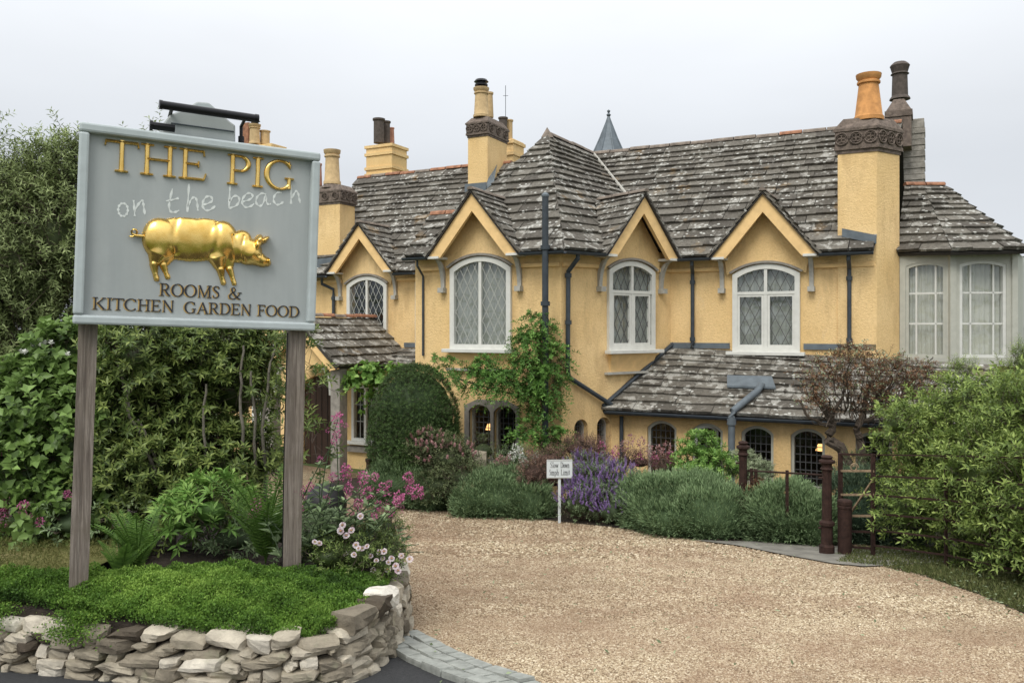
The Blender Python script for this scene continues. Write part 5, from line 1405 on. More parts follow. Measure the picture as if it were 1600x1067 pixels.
# ---- the gilded pig: a modelled relief
def pig_relief():
    c_ = 2.6667; S = .00128
    parts = []
    def L(x, y): a = zl(x, y); return np.array(a)
    def ell(x, y, rx, ry, h, rot=0): parts.append(('e', L(x, y), rx*S, ry*S*.98, h, math.radians(rot)))
    def cap(x0, y0, r0, x1, y1, r1, k=.9): parts.append(('c', L(x0, y0), L(x1, y1), r0*S, r1*S, k))
    ell(520,652,188,97,.040); ell(590,652,125,95,.037); ell(405,652,76,95,.060,8); ell(655,658,68,92,.060,-8)
    ell(722,684,66,72,.050,-20); ell(768,702,60,62,.060,-10); ell(742,650,40,40,.040)
    cap(780,715,44,826,742,27,1.15); cap(826,742,25,846,748,17,1.3); ell(850,744,9,19,.052,10)
    ell(804,668,19,45,.078,-20); ell(832,655,12,26,.062,-48); ell(842,648,9,16,.050,-55)
    cap(392,715,46,374,755,17,.9); cap(374,755,17,380,795,10,1.4); cap(380,795,10,386,815,11,1.4)
    cap(425,722,36,414,758,15,.5); cap(414,758,15,424,790,9,.9); cap(424,790,9,432,808,10,.9)
    cap(640,728,42,652,778,17,.9); cap(652,778,17,658,812,10,1.4); cap(658,812,10,664,832,11,1.4)
    cap(680,728,34,690,775,15,.5); cap(690,775,15,702,812,9,.9); cap(702,812,9,709,834,10,.9)
    lo, hi = L(300,860), L(870,545); x0, x1 = lo[0], hi[0]; y0, y1 = min(lo[1], hi[1])-.03, max(lo[1], hi[1])+.03
    st_ = .0026; xs = np.arange(x0, x1, st_); ys_ = np.arange(y0, y1, st_); X, Y = np.meshgrid(xs, ys_)
    acc = np.zeros_like(X); crease = np.zeros_like(X)
    for p_ in parts:
        if p_[0] == 'e':
            _, c0, rx, ry, h, ro = p_; dx, dy = X-c0[0], Y-c0[1]; a = dx*math.cos(ro)+dy*math.sin(ro); b2 = -dx*math.sin(ro)+dy*math.cos(ro)
            q = 1-(a/rx)**2-(b2/ry)**2; H = h*np.sqrt(np.maximum(0, q))
        else:
            _, p0, p1, r0, r1, k = p_; d = p1-p0; t = np.clip(((X-p0[0])*d[0]+(Y-p0[1])*d[1])/(d@d), 0, 1)
            R = r0+(r1-r0)*t; D = np.hypot(X-p0[0]-d[0]*t, Y-p0[1]-d[1]*t); H = R*k*np.sqrt(np.maximum(0, 1-(D/R)**2))
        acc += H**7
    Hh = acc**(1/7)
    # eye and ear hollow
    for (x, y, r, dd) in ((818,700,6,-.008),(807,668,9,-.016),(853,744,4,-.008),(806,722,6,-.006),(830,722,5,-.005),(540,742,3,0)):
        c0 = L(x, y); Hh = np.where(Hh > .004, Hh+dd*np.exp(-((X-c0[0])**2+(Y-c0[1])**2)/(r*S)**2), Hh)
    # folds between haunch, flank and shoulder, and behind the jowl
    for pts_, dd, rw in (([(470,572),(462,600),(452,640),(450,680),(462,708)], -.008, 13), ([(632,575),(640,610),(636,650),(626,690),(622,722)], -.007, 13), ([(700,640),(706,670),(708,705),(712,740)], -.009, 10), ([(745,640),(735,680),(738,720),(752,750)], -.006, 6), ([(820,690),(824,705),(818,722)], -.005, 4)):
        F_ = np.zeros_like(X)
        for (xa, ya), (xb, yb) in zip(pts_, pts_[1:]):
            c0, c1 = L(xa, ya), L(xb, yb); d = c1-c0; t = np.clip(((X-c0[0])*d[0]+(Y-c0[1])*d[1])/(d@d), 0, 1)
            D2 = (X-c0[0]-d[0]*t)**2+(Y-c0[1]-d[1]*t)**2; F_ = np.maximum(F_, np.exp(-D2/(rw*S)**2))
        Hh = np.where(Hh > .012, Hh+dd*F_, Hh)
    m_ = Hh > 1e-5; nx_, ny_ = len(xs), len(ys_)
    idx = -np.ones(X.shape, int); mm = m_.copy()
    mm[1:] |= m_[:-1]; mm[:-1] |= m_[1:]; m2 = mm.copy(); mm[:,1:] |= m2[:,:-1]; mm[:,:-1] |= m2[:,1:]
    idx[mm] = np.arange(mm.sum())
    P = np.stack([X[mm], Y[mm], Hh[mm]], 1)
    o = np.array(SBL); Vw = o+P[:,0:1]*np.array(SU)+P[:,1:2]*np.array(SV)+P[:,2:3]*np.array(SN)+np.array(SN)*.001
    q = np.stack([idx[:-1,:-1], idx[:-1,1:], idx[1:,1:], idx[1:,:-1]], -1).reshape(-1, 4)
    ok = (q >= 0).all(1); hq = (Hh[:-1,:-1]+Hh[:-1,1:]+Hh[1:,1:]+Hh[1:,:-1]).reshape(-1); q = q[ok & (hq > 1e-5)]
    return mk('pig_relief', Vw, q, 'gold', sign, smooth=True)
pig = pig_relief()
tl = [(340,640),(312,637),(292,640),(276,638),(274,638),(284,632),(300,632),(306,620),(296,611),(284,614),(280,626),(286,636)]
MB().tube([sp(*zl(*p_), .016) for p_ in [(345,642),(318,638),(298,637),(284,630),(280,618),(288,610),(300,612),(304,624),(296,636),(282,642),(270,638)]], [.010,.008,.007,.0065,.006,.006,.006,.006,.0055,.005,.003], 8).build('pig_tail', 'gold', pig, smooth=True)

# ---- small speed notice by the lavender
NB_ = px(874, 813, 11.45); NB_.z = gz(NB_.x, NB_.y)
ntc = thing('speed_notice', NB_, 'small white Slow Down 5mph Limit notice on a thin stake among purple flowers', 'sign')
cN = px(874, 732, 11.4); hw_, hh_ = 20/F_PX*11.4, 14.5/F_PX*11.4
fN = Fac(math.radians(2), P=(cN.x, cN.y-.02)); sN = fN.e.dot(cN)
pl = MB().hexa(box_on(fN, sN-hw_, sN+hw_, cN.z-hh_, cN.z+hh_, 0, .012)).build('plate', 'white_sign', ntc)
for zz_ in (cN.z-hh_+.008, cN.z+hh_-.008): MB().hexa(box_on(fN, sN-hw_+.004, sN+hw_-.004, zz_-.004, zz_+.004, .013, .016)).build('border', 'bracket_grey', ntc)
MB().hexa(box_on(fN, sN-.018, sN+.018, NB_.z-.1, cN.z-hh_+.05, -.03, -.001)).build('stake', 'white_sign', ntc)
PTn = lambda x, y, d: fN.pt(x, y, .012+d)
text('Slow', sN-.130, sN-.015, cN.z+.018, .078, .002, 'ink', True, PTn, ntc, wk=.62); text('Down', sN+.012, sN+.135, cN.z+.018, .078, .002, 'ink', True, PTn, ntc, wk=.62) if 'D' in GL else None
text('5mph', sN-.145, sN-.010, cN.z-.082, .078, .002, 'ink', True, PTn, ntc, wk=.62); text('Limit', sN+.015, sN+.145, cN.z-.082, .078, .002, 'ink', True, PTn, ntc, wk=.62)

# ================================================================== GATE, FENCE, POSTS
def cast_post(P, h, name, label, r=.052):
    t = thing(name, P, label, 'gate post')
    MB().lathe(P, [(r*1.5,0),(r*1.5,h*.10),(r*1.15,h*.12),(r*1.15,h*.30),(r*1.5,h*.31),(r*1.5,h*.34),(r,h*.36),(r*.92,h*.80),(r*1.0,h*.86)], 10, rot=.2).build('shaft', 'rust', t)
    MB().lathe(P+V3((0,0,h*.86)), [(r*1.0,0),(r*1.35,h*.01),(r*1.0,h*.03),(r*1.0,h*.06),(r*1.6,h*.075),(r*1.6,h*.095),(r*.9,h*.11),(r*1.2,h*.13),(r*.8,h*.145),(0,h*.15)], 12).build('finial', 'rust', t)
    for zf_ in (.28, .78):
        MB().tube([P+V3((-r*.9,0,h*zf_)), P+V3((-r*1.7,0,h*zf_))], .012, 6).build('hinge', 'rust', t)
    return t
g1 = gp(1292, 868); cast_post(g1, (868-712)/F_PX*g1.y, 'gate_post', 'rusty cast iron gate post with finial standing at the gravel edge beside the squat bollard')
g2 = px(1161, 790, 10.3); g2.z = gz(g2.x, g2.y); cast_post(g2, (HZ-690)/F_PX*10.3-g2.z, 'gate_post', 'rusty cast iron gate post with finial rising between the two dark lavender mounds')
bl = gp(1320, 869); bt_ = thing('bollard', bl, 'squat thick rust brown pipe bollard standing right of the nearer gate post', 'bollard')
h_ = (869-780)/F_PX*bl.y; r = 10.5/F_PX*bl.y
MB().lathe(bl, [(r,0),(r,h_*.84)], 18).build('pipe', 'rust', bt_); smooth_angle(bt_.children[0], 40)
MB().lathe(bl+V3((0,0,h_*.84)), [(r*1.0,0),(r*1.08,.01),(r*1.08,h_*.05),(r*.99,h_*.06),(r*1.07,h_*.08),(r*1.07,h_*.13),(r*.9,h_*.155),(0,h_*.16)], 18).build('collar', 'rust', bt_)
# far gate leaf rail behind the lavender
ga = px(1168, 735, 10.3); gb = px(1288, 742, 8.95)
lf = thing('gate_leaf', V3((ga.x, ga.y, gz(0, ga.y))), 'rusty low gate rail strung between the two cast iron gate posts', 'gate')
MB().tube([ga, gb], .012, 6).build('rail', 'rust', lf)
for f in (.06, .55):
    q = ga.lerp(gb, f); MB().hexa([q+V3((a, b_, z)) for z in (-.5, .03) for a, b_ in ((-.015,-.015),(.015,-.015),(.015,.015),(-.015,.015))]).build('upright', 'rust', lf)
MB().hexa([ga+V3((.10,0,-.10))+V3((a, b_, z)) for z in (-.15, .12) for a, b_ in ((-.012,-.02),(.02,-.02),(.02,.02),(-.012,.02))]).build('latch', 'rust', lf)
# estate fence leaf with scroll and brace, then fence running along the hedge
f0 = gp(1313, 864); f1 = gp(1364, 872)
fg = thing('estate_gate', f0, 'narrow rusty iron gate with diagonal brace and scroll right of the gate post', 'gate')
z_ = lambda u, v, P: (HZ-v)/F_PX*P.y
def bar(P, Q, w, mat, parent, name):
    P, Q = Vector(P), Vector(Q); d = (Q-P).normalized(); up = V3((0,0,1)) if abs(d.z) < .9 else V3((1,0,0)); a = d.cross(up).normalized()*w[0]; b2 = a.cross(d).normalized()*w[1]
    return MB().hexa([P-a-b2, P+a-b2, P+a+b2, P-a+b2, Q-a-b2, Q+a-b2, Q+a+b2, Q-a+b2]).build(name, mat, parent)
bar(f0-V3((0,0,.05)), V3((f0.x, f0.y, z_(0,708,f0))), (.02,.02), 'rust', fg, 'upright'); bar(f1-V3((0,0,.05)), V3((f1.x, f1.y, z_(0,709,f1))), (.018,.018), 'rust', fg, 'upright')
for va, vb, m_ in ((709,710,'rust'),(735,735,'rust_worn'),(772,772,'rust_worn'),(805,805,'rust_worn'),(829,830,'rust'),(852,856,'rust')):
    bar(V3((f0.x, f0.y-.02, z_(0,va,f0))), V3((f1.x, f1.y-.02, z_(0,vb,f1))), (.006,.012), m_, fg, 'rail')
bar(V3((f0.x, f0.y-.035, z_(0,820,f0))), V3((f1.x, f1.y-.035, z_(0,745,f1))), (.01,.007), 'rust_worn', fg, 'brace')
cS = px(1334, 730, 8.65); MB().tube([cS+V3((math.cos(t)*.045*(1-t/14), -.01, math.sin(t)*.045*(1-t/14))) for t in np.linspace(0, 9, 26)]+[], .007, 5).build('scroll', 'rust_worn', fg)
fence = thing('estate_fence', f1, 'long rusty iron estate fence running in front of the leafy hedge', 'fence')
fp = [f1, gp(1478, 889), V3((4.25, 6.5, gz(0,6.5))), V3((4.35, 5.0, gz(0,5.0))), V3((4.45, 3.4, gz(0,3.4)))]
for q in fp[1:]: bar(q-V3((0,0,.05)), q+V3((0,0,1.10)), (.012,.012), 'rust', fence, 'post')
for a, b2 in zip(fp, fp[1:]):
    for hh in (1.08, .86, .66, .47, .30, .14): bar(a+V3((.0,-.02,hh)), b2+V3((0,-.02,hh)), (.004,.009 if hh < 1 else .006), 'rust', fence, 'rail')
# rusty stub by the yew, black boar-like boulder, round rock
p_ = px(579, 735, 13.2); st_ = thing('stub_post', V3((p_.x, p_.y, gz(0,p_.y))), 'short dark rusty round post beside the foot of the clipped yew', 'post')
MB().lathe(V3((p_.x, p_.y, gz(0,p_.y))), [(.07,0),(.07,.5),(.085,.52),(.085,.56),(.07,.58),(.07,.66),(.085,.68),(.085,.72),(0,.74)], 12).build('shaft', 'rust', st_)
# ================================================================== PLANTS
def unit(a): return a/np.maximum(1e-9, np.linalg.norm(a, axis=-1, keepdims=True))
def leaves(P, D, Nn, L, Wd, fold=.18, curl=.0):
    """rhombic two-triangle leaves, folded along the midrib"""
    n = len(P); L = np.broadcast_to(L, n)[:,None]; Wd = np.broadcast_to(Wd, n)[:,None]
    D = unit(D); S = unit(np.cross(D, Nn)); Nn = np.cross(S, D)
    tip = P+D*L-Nn*L*curl; ml = P+D*L*.45+S*Wd*.5+Nn*Wd*fold; mr = P+D*L*.45-S*Wd*.5+Nn*Wd*fold
    V = np.stack([P, ml, tip, mr], 1).reshape(-1, 3); b = np.arange(n)[:,None]*4
    return V, np.concatenate([b+np.array([[0,3,2]]), b+np.array([[0,2,1]])], 1).reshape(-1, 3)
def shoots(blobs, n, tl, lpt, L, Wd, up=.4, jit=.35, droop=.15, spread=.9, rmin=.75, seed=0, zmin=None, whorl=False, curl=.1, tipbright=.35, sz=.3, lowz=-.75, lumpy=1.0):
    """leafy shoots growing out of a set of ellipsoids: returns leaves and shoot stems"""
    r = np.random.default_rng(seed); B = np.array(blobs, float)
    area = (B[:,3]*B[:,4]+B[:,4]*B[:,5]+B[:,3]*B[:,5]); pr = area/area.sum()
    k = r.choice(len(B), n, p=pr); u = unit(r.normal(size=(n,3))); u[:,2] = np.where(u[:,2] < lowz, -u[:,2], u[:,2])
    rad = r.uniform(rmin, 1, n)[:,None]
    lump = 1+lumpy*.10*np.sin(u[:,0:1]*5+k[:,None]*1.7)*np.sin(u[:,1:2]*6+k[:,None])+lumpy*.08*np.sin(u[:,2:3]*9+k[:,None]*2.1)
    P = B[k,:3]+u*B[k,3:6]*rad*lump
    keep = np.ones(n, bool)
    for j in range(len(B)):
        q = ((P-B[j,:3])/B[j,3:6]); keep &= ~((np.linalg.norm(q, axis=1) < rmin*.85) & (k != j))
    if zmin is not None: keep &= P[:,2] > zmin
    keep &= ~((P[:,1] > B[:,1].max()+.3))
    P = P[keep]; u = u[keep]; k = k[keep]; n = len(P)
    nr = unit(u/B[k,3:6]); D = unit(nr*(1-up)+np.array([0,0,1.])*up+r.normal(size=(n,3))*jit)
    T = r.uniform(.6, 1.3, n)*tl; t = np.linspace(.12, 1, lpt)
    ang0 = r.uniform(0, 6.28, n)
    X = unit(np.cross(D, unit(r.normal(size=(n,3))))); Yv = np.cross(D, X)
    tw = r.random(n)
    LP, LD, LN, LL, TT = [], [], [], [], []
    for i, ti in enumerate(t):
        a = ang0+i*(2.4 if not whorl else 2.4)
        tt = ti if not whorl else (.55+.45*ti)
        Q = P+D*(T*tt)[:,None]+np.array([0,0,-1.])*(droop*T*tt*tt)[:,None]
        side = X*np.cos(a)[:,None]+Yv*np.sin(a)[:,None]
        d = unit(D*(.35+.5*ti)+side*spread+np.array([0,0,-.1]))
        LP.append(Q); LD.append(d); LN.append(unit(D+np.array([0,0,.5])+r.normal(size=(n,3))*.25)); LL.append(L*(1-.35*abs(ti-.5)*1.2)*r.uniform(1-sz, 1+sz, n))
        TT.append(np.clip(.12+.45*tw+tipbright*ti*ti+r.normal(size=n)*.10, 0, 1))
    LP, LD, LN, LL, TT = map(np.concatenate, (LP, LD, LN, LL, TT))
    V, Fc = leaves(LP, LD, LN, LL, LL*(Wd/L), curl=curl)
    E = P+D*T[:,None]+np.array([0,0,-1.])*(droop*T)[:,None]; S0 = P-D*T[:,None]*.3
    w = .0025+.004*tl; X2 = X*w
    SV_ = np.stack([S0-X2, S0+X2, E], 1).reshape(-1, 3); SF = np.arange(n*3).reshape(-1, 3)
    return V, Fc, np.repeat(TT, 2), SV_, SF
def core_mesh(blobs, sc=.72, seg=12, wob=.0):
    V = []; Fc = []
    for (x, y, z, a, b_, c_) in blobs:
        k = len(V); n, m_ = seg, 7
        for i in range(m_+1):
            th = math.pi*i/m_
            for j in range(n):
                ph = 2*math.pi*j/n; q = 1+wob*math.sin(ph*3+x*5)*math.sin(th*4+z*7)
                V.append((x+a*sc*q*math.sin(th)*math.cos(ph), y+b_*sc*q*math.sin(th)*math.sin(ph), z+c_*sc*q*math.cos(th)))
        for i in range(m_):
            for j in range(n): a_, b2 = k+i*n+j, k+i*n+(j+1)%n; Fc += [(a_, a_+n, b2), (b2, a_+n, b2+n)]
    return np.array(V), np.array(Fc)
def merge(parts):
    V = []; Fc = []; T = []; k = 0
    for v, f, t in parts:
        V.append(v); Fc.append(f+k); T.append(np.broadcast_to(t, len(f))); k += len(v)
    return np.concatenate(V), np.concatenate(Fc), np.concatenate(T)
def blob(u, v, Y, ru, rv, rd=None, ):
    c_ = px(u, v, Y); a, b_ = ru/F_PX*Y, rv/F_PX*Y; return (c_.x, c_.y, c_.z, a, rd or a*.8, b_)
def bush(name, label, cat, blobs, mat, n, tl, lpt, L, Wd, core=.7, group=None, extra=None, stem_mat='bark', part='foliage', stem_part='stems', base=None, **k):
    B = np.array(blobs); bx, by = B[:,0].mean(), B[:,1].mean()
    t = thing(name, base or (bx, by, gz(bx, by)), label, cat, group)
    V, Fc, T, SV_, SF = shoots(blobs, n, tl, lpt, L, Wd, **k)
    parts = [(V, Fc, T)]
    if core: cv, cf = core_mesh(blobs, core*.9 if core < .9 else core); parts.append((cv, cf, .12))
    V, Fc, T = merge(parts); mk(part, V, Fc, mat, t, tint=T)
    if len(SV_): mk(stem_part, SV_, SF, stem_mat, t)
    return t
def spikes(blobs, n, h, w, mat, parent, name, seed, up=.6, jit=.2, rmin=.95, petals=7, zmin=None):
    """flower spikes: a stack of small petals up each stem"""
    r = np.random.default_rng(seed); B = np.array(blobs, float); k = r.choice(len(B), n)
    u = unit(r.normal(size=(n,3))); u[:,2] = np.abs(u[:,2]); u[:,1] = -np.abs(u[:,1])
    P = B[k,:3]+u*B[k,3:6]*r.uniform(rmin, 1.05, n)[:,None]; D = unit(unit(u/B[k,3:6])*(1-up)+np.array([0,0,1.])*up+r.normal(size=(n,3))*jit)
    LP, LD, LN, LL = [], [], [], []
    H = r.uniform(.6, 1.3, n)*h
    for i in range(petals):
        for s_ in (0, 2.1, 4.2):
            a = i*1.3+s_; Q = P+D*(H*(.25+.75*i/petals))[:,None]; X = unit(np.cross(D, [0.3,.9,.1])); Yv = np.cross(D, X)
            LP.append(Q); LD.append(X*math.cos(a)+Yv*math.sin(a)+D*.6); LN.append(D+.01); LL.append(np.full(n, w*(1-.5*i/petals)))
    LP, LD, LN, LL = map(np.concatenate, (LP, LD, LN, LL)); V, Fc = leaves(LP, LD, LN, LL, LL*.8)
    X2 = unit(np.cross(D, [0.1,1,.1]))*.003; SV_ = np.stack([P-X2-D*.05, P+X2-D*.05, P+D*H[:,None]], 1).reshape(-1,3)
    mk(name, V, Fc, mat, parent, tint=np.repeat(r.random(len(LP)), 2)); 
    return SV_
def limb(mb, pts, r0, r1, n=7, wob=.02, seed=1):
    r = np.random.default_rng(seed); P = [Vector(p_) for p_ in pts]; sm = []
    for i in range(len(P)-1):
        p0, p1, p2, p3 = P[max(i-1,0)], P[i], P[i+1], P[min(i+2, len(P)-1)]
        for k in range(4):
            t = k/4; q = .5*((2*p1)+(p2-p0)*t+(2*p0-5*p1+4*p2-p3)*t*t+(3*p1-p0-3*p2+p3)*t**3); sm.append(q+Vector(r.normal(size=3)*wob))
    sm.append(P[-1]); m_ = len(sm); mb.tube(sm, [r0+(r1-r0)*i/(m_-1) for i in range(m_)], n); return sm

# ---- left: tall willow-leaved hedge shrub
bl1 = [blob(60,320,7.3,18,80,.2), blob(22,290,7.4,14,60,.2), blob(103,300,7.3,14,85,.2), blob(55,430,7.4,85,160,.7), blob(5,370,7.6,50,100,.6), blob(98,380,7.3,42,90,.5), blob(-40,480,7.2,90,240,.8), blob(170,360,7.8,80,140,.6), blob(250,390,7.9,75,150,.5), blob(40,620,7.2,110,170,.6), blob(80,275,7.4,16,50,.2), blob(28,300,7.5,20,50,.2), blob(112,262,7.4,12,45,.15)]
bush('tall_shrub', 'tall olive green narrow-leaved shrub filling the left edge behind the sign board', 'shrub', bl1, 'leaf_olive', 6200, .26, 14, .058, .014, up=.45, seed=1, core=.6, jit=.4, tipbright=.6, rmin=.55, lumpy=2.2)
tw = [blob(228,190,7.9,12,14,.1), blob(212,198,7.9,10,8,.1)]
# ---- broad-leaved shrub left of the post
bl2 = [blob(70,650,6.3,75,80,.4), blob(110,580,6.5,55,70,.4), blob(40,740,6.1,70,60,.35), blob(120,700,6.2,50,100,.35), blob(0,690,6.4,50,90,.35), blob(100,790,5.95,60,40,.3)]
t2 = bush('broadleaf_shrub', 'bright green broad-leaved shrub left of the sign post above the dry lawn', 'shrub', bl2, 'leaf_broad', 1500, .18, 8, .075, .058, up=.35, seed=2, core=.75, droop=.3, rmin=.75, curl=.2)
spikes([blob(90,560,6.2,50,20,.2)], 12, .05, .03, 'petal_white', t2, 'blossom', 3, petals=3)
# ---- leathery shrub under the sign
bl3 = [blob(230,560,6.5,75,55,.45), blob(330,560,6.7,75,50,.45), blob(190,640,6.4,55,60,.4), blob(280,660,6.6,75,70,.4), blob(370,610,6.7,50,55,.35), blob(240,740,6.3,80,60,.4), blob(340,740,6.5,70,65,.4), blob(300,800,6.2,60,40,.3), blob(175,760,6.1,30,60,.25), blob(405,550,6.8,30,18,.2), blob(410,720,6.6,24,30,.2)]
t3 = bush('leathery_shrub', 'dense green leathery-leaved shrub growing between the two sign posts', 'shrub', bl3, 'leaf_rhodo', 3900, .17, 11, .068, .021, up=.5, seed=4, core=.70, whorl=True, tipbright=.6, rmin=.72, spread=1.0)
mb = MB()
for i, pp_ in enumerate([[(240,860,6.0),(225,760,6.0),(212,690,6.0),(185,570,6.05)], [(262,860,6.05),(250,760,6.0),(208,650,5.98),(190,590,6.0)], [(275,870,6.1),(268,780,6.05),(240,710,6.0),(215,655,6.0)], [(330,860,6.2),(322,750,6.15),(318,680,6.1),(322,600,6.15)], [(380,860,6.3),(378,700,6.2),(376,600,6.25),(380,540,6.3)], [(420,860,6.4),(412,700,6.3),(418,600,6.3),(430,545,6.3)], [(400,860,6.3),(398,690,6.25),(392,580,6.25)]]):
    limb(mb, [px(q[0], q[1], q[2]+.10) for q in pp_], .015, .008, 6, .008, i)
mb.build('branch', 'bark_grey', t3)
# lighter sprigs at the right end, in front of the porch
bl4 = [blob(470,560,6.2,22,25,.2), blob(500,600,6.3,20,12,.12), blob(480,690,6.1,25,35,.2), blob(455,630,6.4,16,60,.15), blob(470,540,6.5,14,14,.1)]
bush('sprig_shrub', 'thin leafy sprigs reaching past the right sign post in front of the porch', 'shrub', bl4, 'leaf_rhodo', 95, .17, 9, .065, .019, up=.35, seed=5, core=0, whorl=True, rmin=.2, tipbright=.55)
bl5 = [blob(330,800,5.7,50,38,.2), blob(285,815,5.75,28,30,.2)]
bush('laurel_sprout', 'low glossy yellow-green sprouting bush at the foot of the leathery shrub', 'shrub', bl5, 'leaf_bright', 110, .14, 9, .085, .026, up=.6, seed=6, core=.5, whorl=True)
# pink valerian at far left
def flower_head(P, r, mat, parent, seed, squash=1.2, n=70):
    rr = np.random.default_rng(seed); u = unit(rr.normal(size=(n,3))); Q = np.array(P)+u*np.array([r, r, r*squash])*rr.uniform(.5, 1, (n,1))
    V, Fc = leaves(Q, unit(u+rr.normal(size=(n,3))*.5), unit(rr.normal(size=(n,3))), r*.42, r*.36)
    return mk('flower_head', V, Fc, mat, parent, tint=np.repeat(rr.random(n), 2))
def valerian(name, label, heads, bases, Yh, leafn, seed, mat='petal_pink', leafmat_='leaf_grey', group=None):
    r = np.random.default_rng(seed); b0 = px(*bases[0]); t = thing(name, (b0.x, b0.y, b0.z), label, 'flower', group)
    mb = MB(); LP, LD, LN, LL = [], [], [], []
    for i, (u, v, rr) in enumerate(heads):
        Y = Yh+r.uniform(-.25, .25); H = px(u, v, Y); b_ = px(*bases[i % len(bases)]); mid = b_.lerp(H, .5)+Vector((r.normal()*.03, r.normal()*.03, .03))
        sm = limb(mb, [b_, mid, H], .0045, .0025, 5, .002, i+seed)
        flower_head(H, rr/F_PX*Y, mat, t, seed*50+i)
        for k in range(3):
            if rr > 6:
                o_ = Vector((r.normal()*rr*1.1, 0, -abs(r.normal())*rr*1.3-rr*.6))/F_PX*Y; flower_head(H+o_, rr*.42/F_PX*Y, mat, t, seed*50+i*7+k+500, n=28)
        d = (H-b_).normalized()
        for f in np.linspace(.08, .86, leafn):
            q = sm[int(f*(len(sm)-1))]
            for sg in (-1, 1):
                a = r.uniform(0, 6.28); sd_ = Vector((math.cos(a), math.sin(a), .35))*sg; sd_.z = .3
                LP.append(q); LD.append(sd_+d*.3); LN.append(Vector((r.normal()*.3, r.normal()*.3, 1))); LL.append(.105*(1.1-f*.7)*r.uniform(.7, 1.2))
    V, Fc = leaves(np.array(LP), np.array(LD), np.array(LN), np.array(LL), np.array(LL)*.36, curl=.15)
    mk('leaves', V, Fc, leafmat_, t, tint=np.repeat(np.clip(r.normal(.5,.2,len(LP)),0,1), 2)); mb.build('stems', leafmat_, t); return t
valerian('valerian', 'pink valerian flowering at the far left edge beside the dry lawn', [(8,706,6),(12,735,6),(24,750,6),(36,790,7),(8,780,7),(62,815,6),(75,780,8),(105,772,6),(10,640,0.1),(25,838,4),(98,640,.1),(5,800,7),(50,765,5)], [(5,850,5.9),(60,860,5.9),(95,860,5.85)], 5.8, 6, 21)
valerian('valerian', 'pink valerian in full flower arching over the gravel right of the right sign post', [(528,655,9),(526,678,6),(540,735,9),(568,748,10),(522,690,5),(465,764,10),(463,778,6),(638,746,8),(652,768,9),(402,788,9),(407,800,6),(470,795,5),(598,765,9),(560,786,7),(624,775,8),(500,718,5),(545,762,7),(586,745,6),(620,782,7),(585,806,5),(520,745,6),(608,755,5),(575,770,8),(592,790,7),(610,800,6),(548,800,6),(640,765,6),(510,780,6),(485,760,6)], [(500,880,5.15),(530,872,5.2),(470,880,5.1),(550,865,5.25),(440,870,5.1)], 5.15, 10, 22)
valerian('valerian', 'flowerless grey-green valerian stems leaning out beyond the daisies over the drive', [(655,850,.3),(640,835,.3),(662,862,.3),(630,820,.3)], [(560,880,5.3),(590,885,5.3)], 5.3, 11, 23)
# fern clumps
def fern(name, label, base, fronds, L, seed):
    r = np.random.default_rng(seed); t = thing(name, base, label, 'fern', 'ferns in the raised bed'); 
    for i, (ang, lean, Ln) in enumerate(fronds):
        d = Vector((math.cos(ang), math.sin(ang), 0)); P = []; n = 26
        for k in range(n+1):
            s = k/n; P.append(Vector(base)+d*(Ln*lean*(s**1.5))+Vector((0,0,Ln*(s*.95-.28*lean*s**3))))
        LP, LD, LN, LL = [], [], [], []
        for k in range(3, n+1):
            tdir = (P[k]-P[k-1]).normalized(); sd_ = tdir.cross(Vector((d.y*-1, d.x, 0)).cross(tdir)).normalized() if False else Vector((-d.y, d.x, 0))
            w = math.sin(math.pi*min(1, (k/n)**.7))*.085*Ln/.5+.010
            for sg in (-1, 1): LP.append(P[k]); LD.append(sd_*sg+tdir*.35); LN.append(sd_.cross(tdir)*1.0+Vector((0,0,.01))); LL.append(w)
        V, Fc = leaves(np.array(LP), np.array(LD), np.array(LN), np.array(LL), np.full(len(LL), .0095), fold=.05, curl=.12)
        mb = MB().tube(P, [.004]*(len(P)-1)+[.001], 4)
        k0 = len(V); V = np.vstack([V, np.array(mb.v)]); F2 = []
        for f in mb.f:
            if len(f) == 4: F2 += [(f[0], f[1], f[2]), (f[0], f[2], f[3])]
        Fc = np.vstack([Fc, np.array(F2)+k0]); T = np.concatenate([np.repeat(np.clip(r.normal(.45,.15,len(LL)),0,1), 2), np.full(len(F2), .3)])
        mk('frond', V, Fc, 'leaf_fern', t, tint=T)
    return t
rr = np.random.default_rng(5)
fr = lambda n, a0, a1, L: [(rr.uniform(a0, a1), rr.uniform(.25, .75), L*rr.uniform(.75, 1.15)) for _ in range(n)]
fern('fern', 'tall feathery fern leaning against the right sign post', px(415,880,5.35), fr(18, 0, 6.28, .66), .6, 31)
fern('fern', 'upright fern with narrow fronds behind the left sign post', px(215,895,5.0), fr(14, 0, 6.28, .44), .4, 32)
fern('fern', 'small yellowing fern right of the left sign post low to the soil', px(190,912,4.85), fr(9, 0, 6.28, .30), .3, 33)
# dark low filler planting behind the ground cover
bl6 = [blob(120,815,5.8,50,30,.25), blob(450,830,5.6,60,30,.25), blob(370,840,5.9,60,28,.25), blob(500,840,5.5,40,28,.2)]
bush('underplanting', 'low grey-green leafy plants on the dark soil between the sign posts', 'plants', bl6, 'leaf_grey', 260, .10, 9, .05, .018, up=.5, seed=7, core=.6)
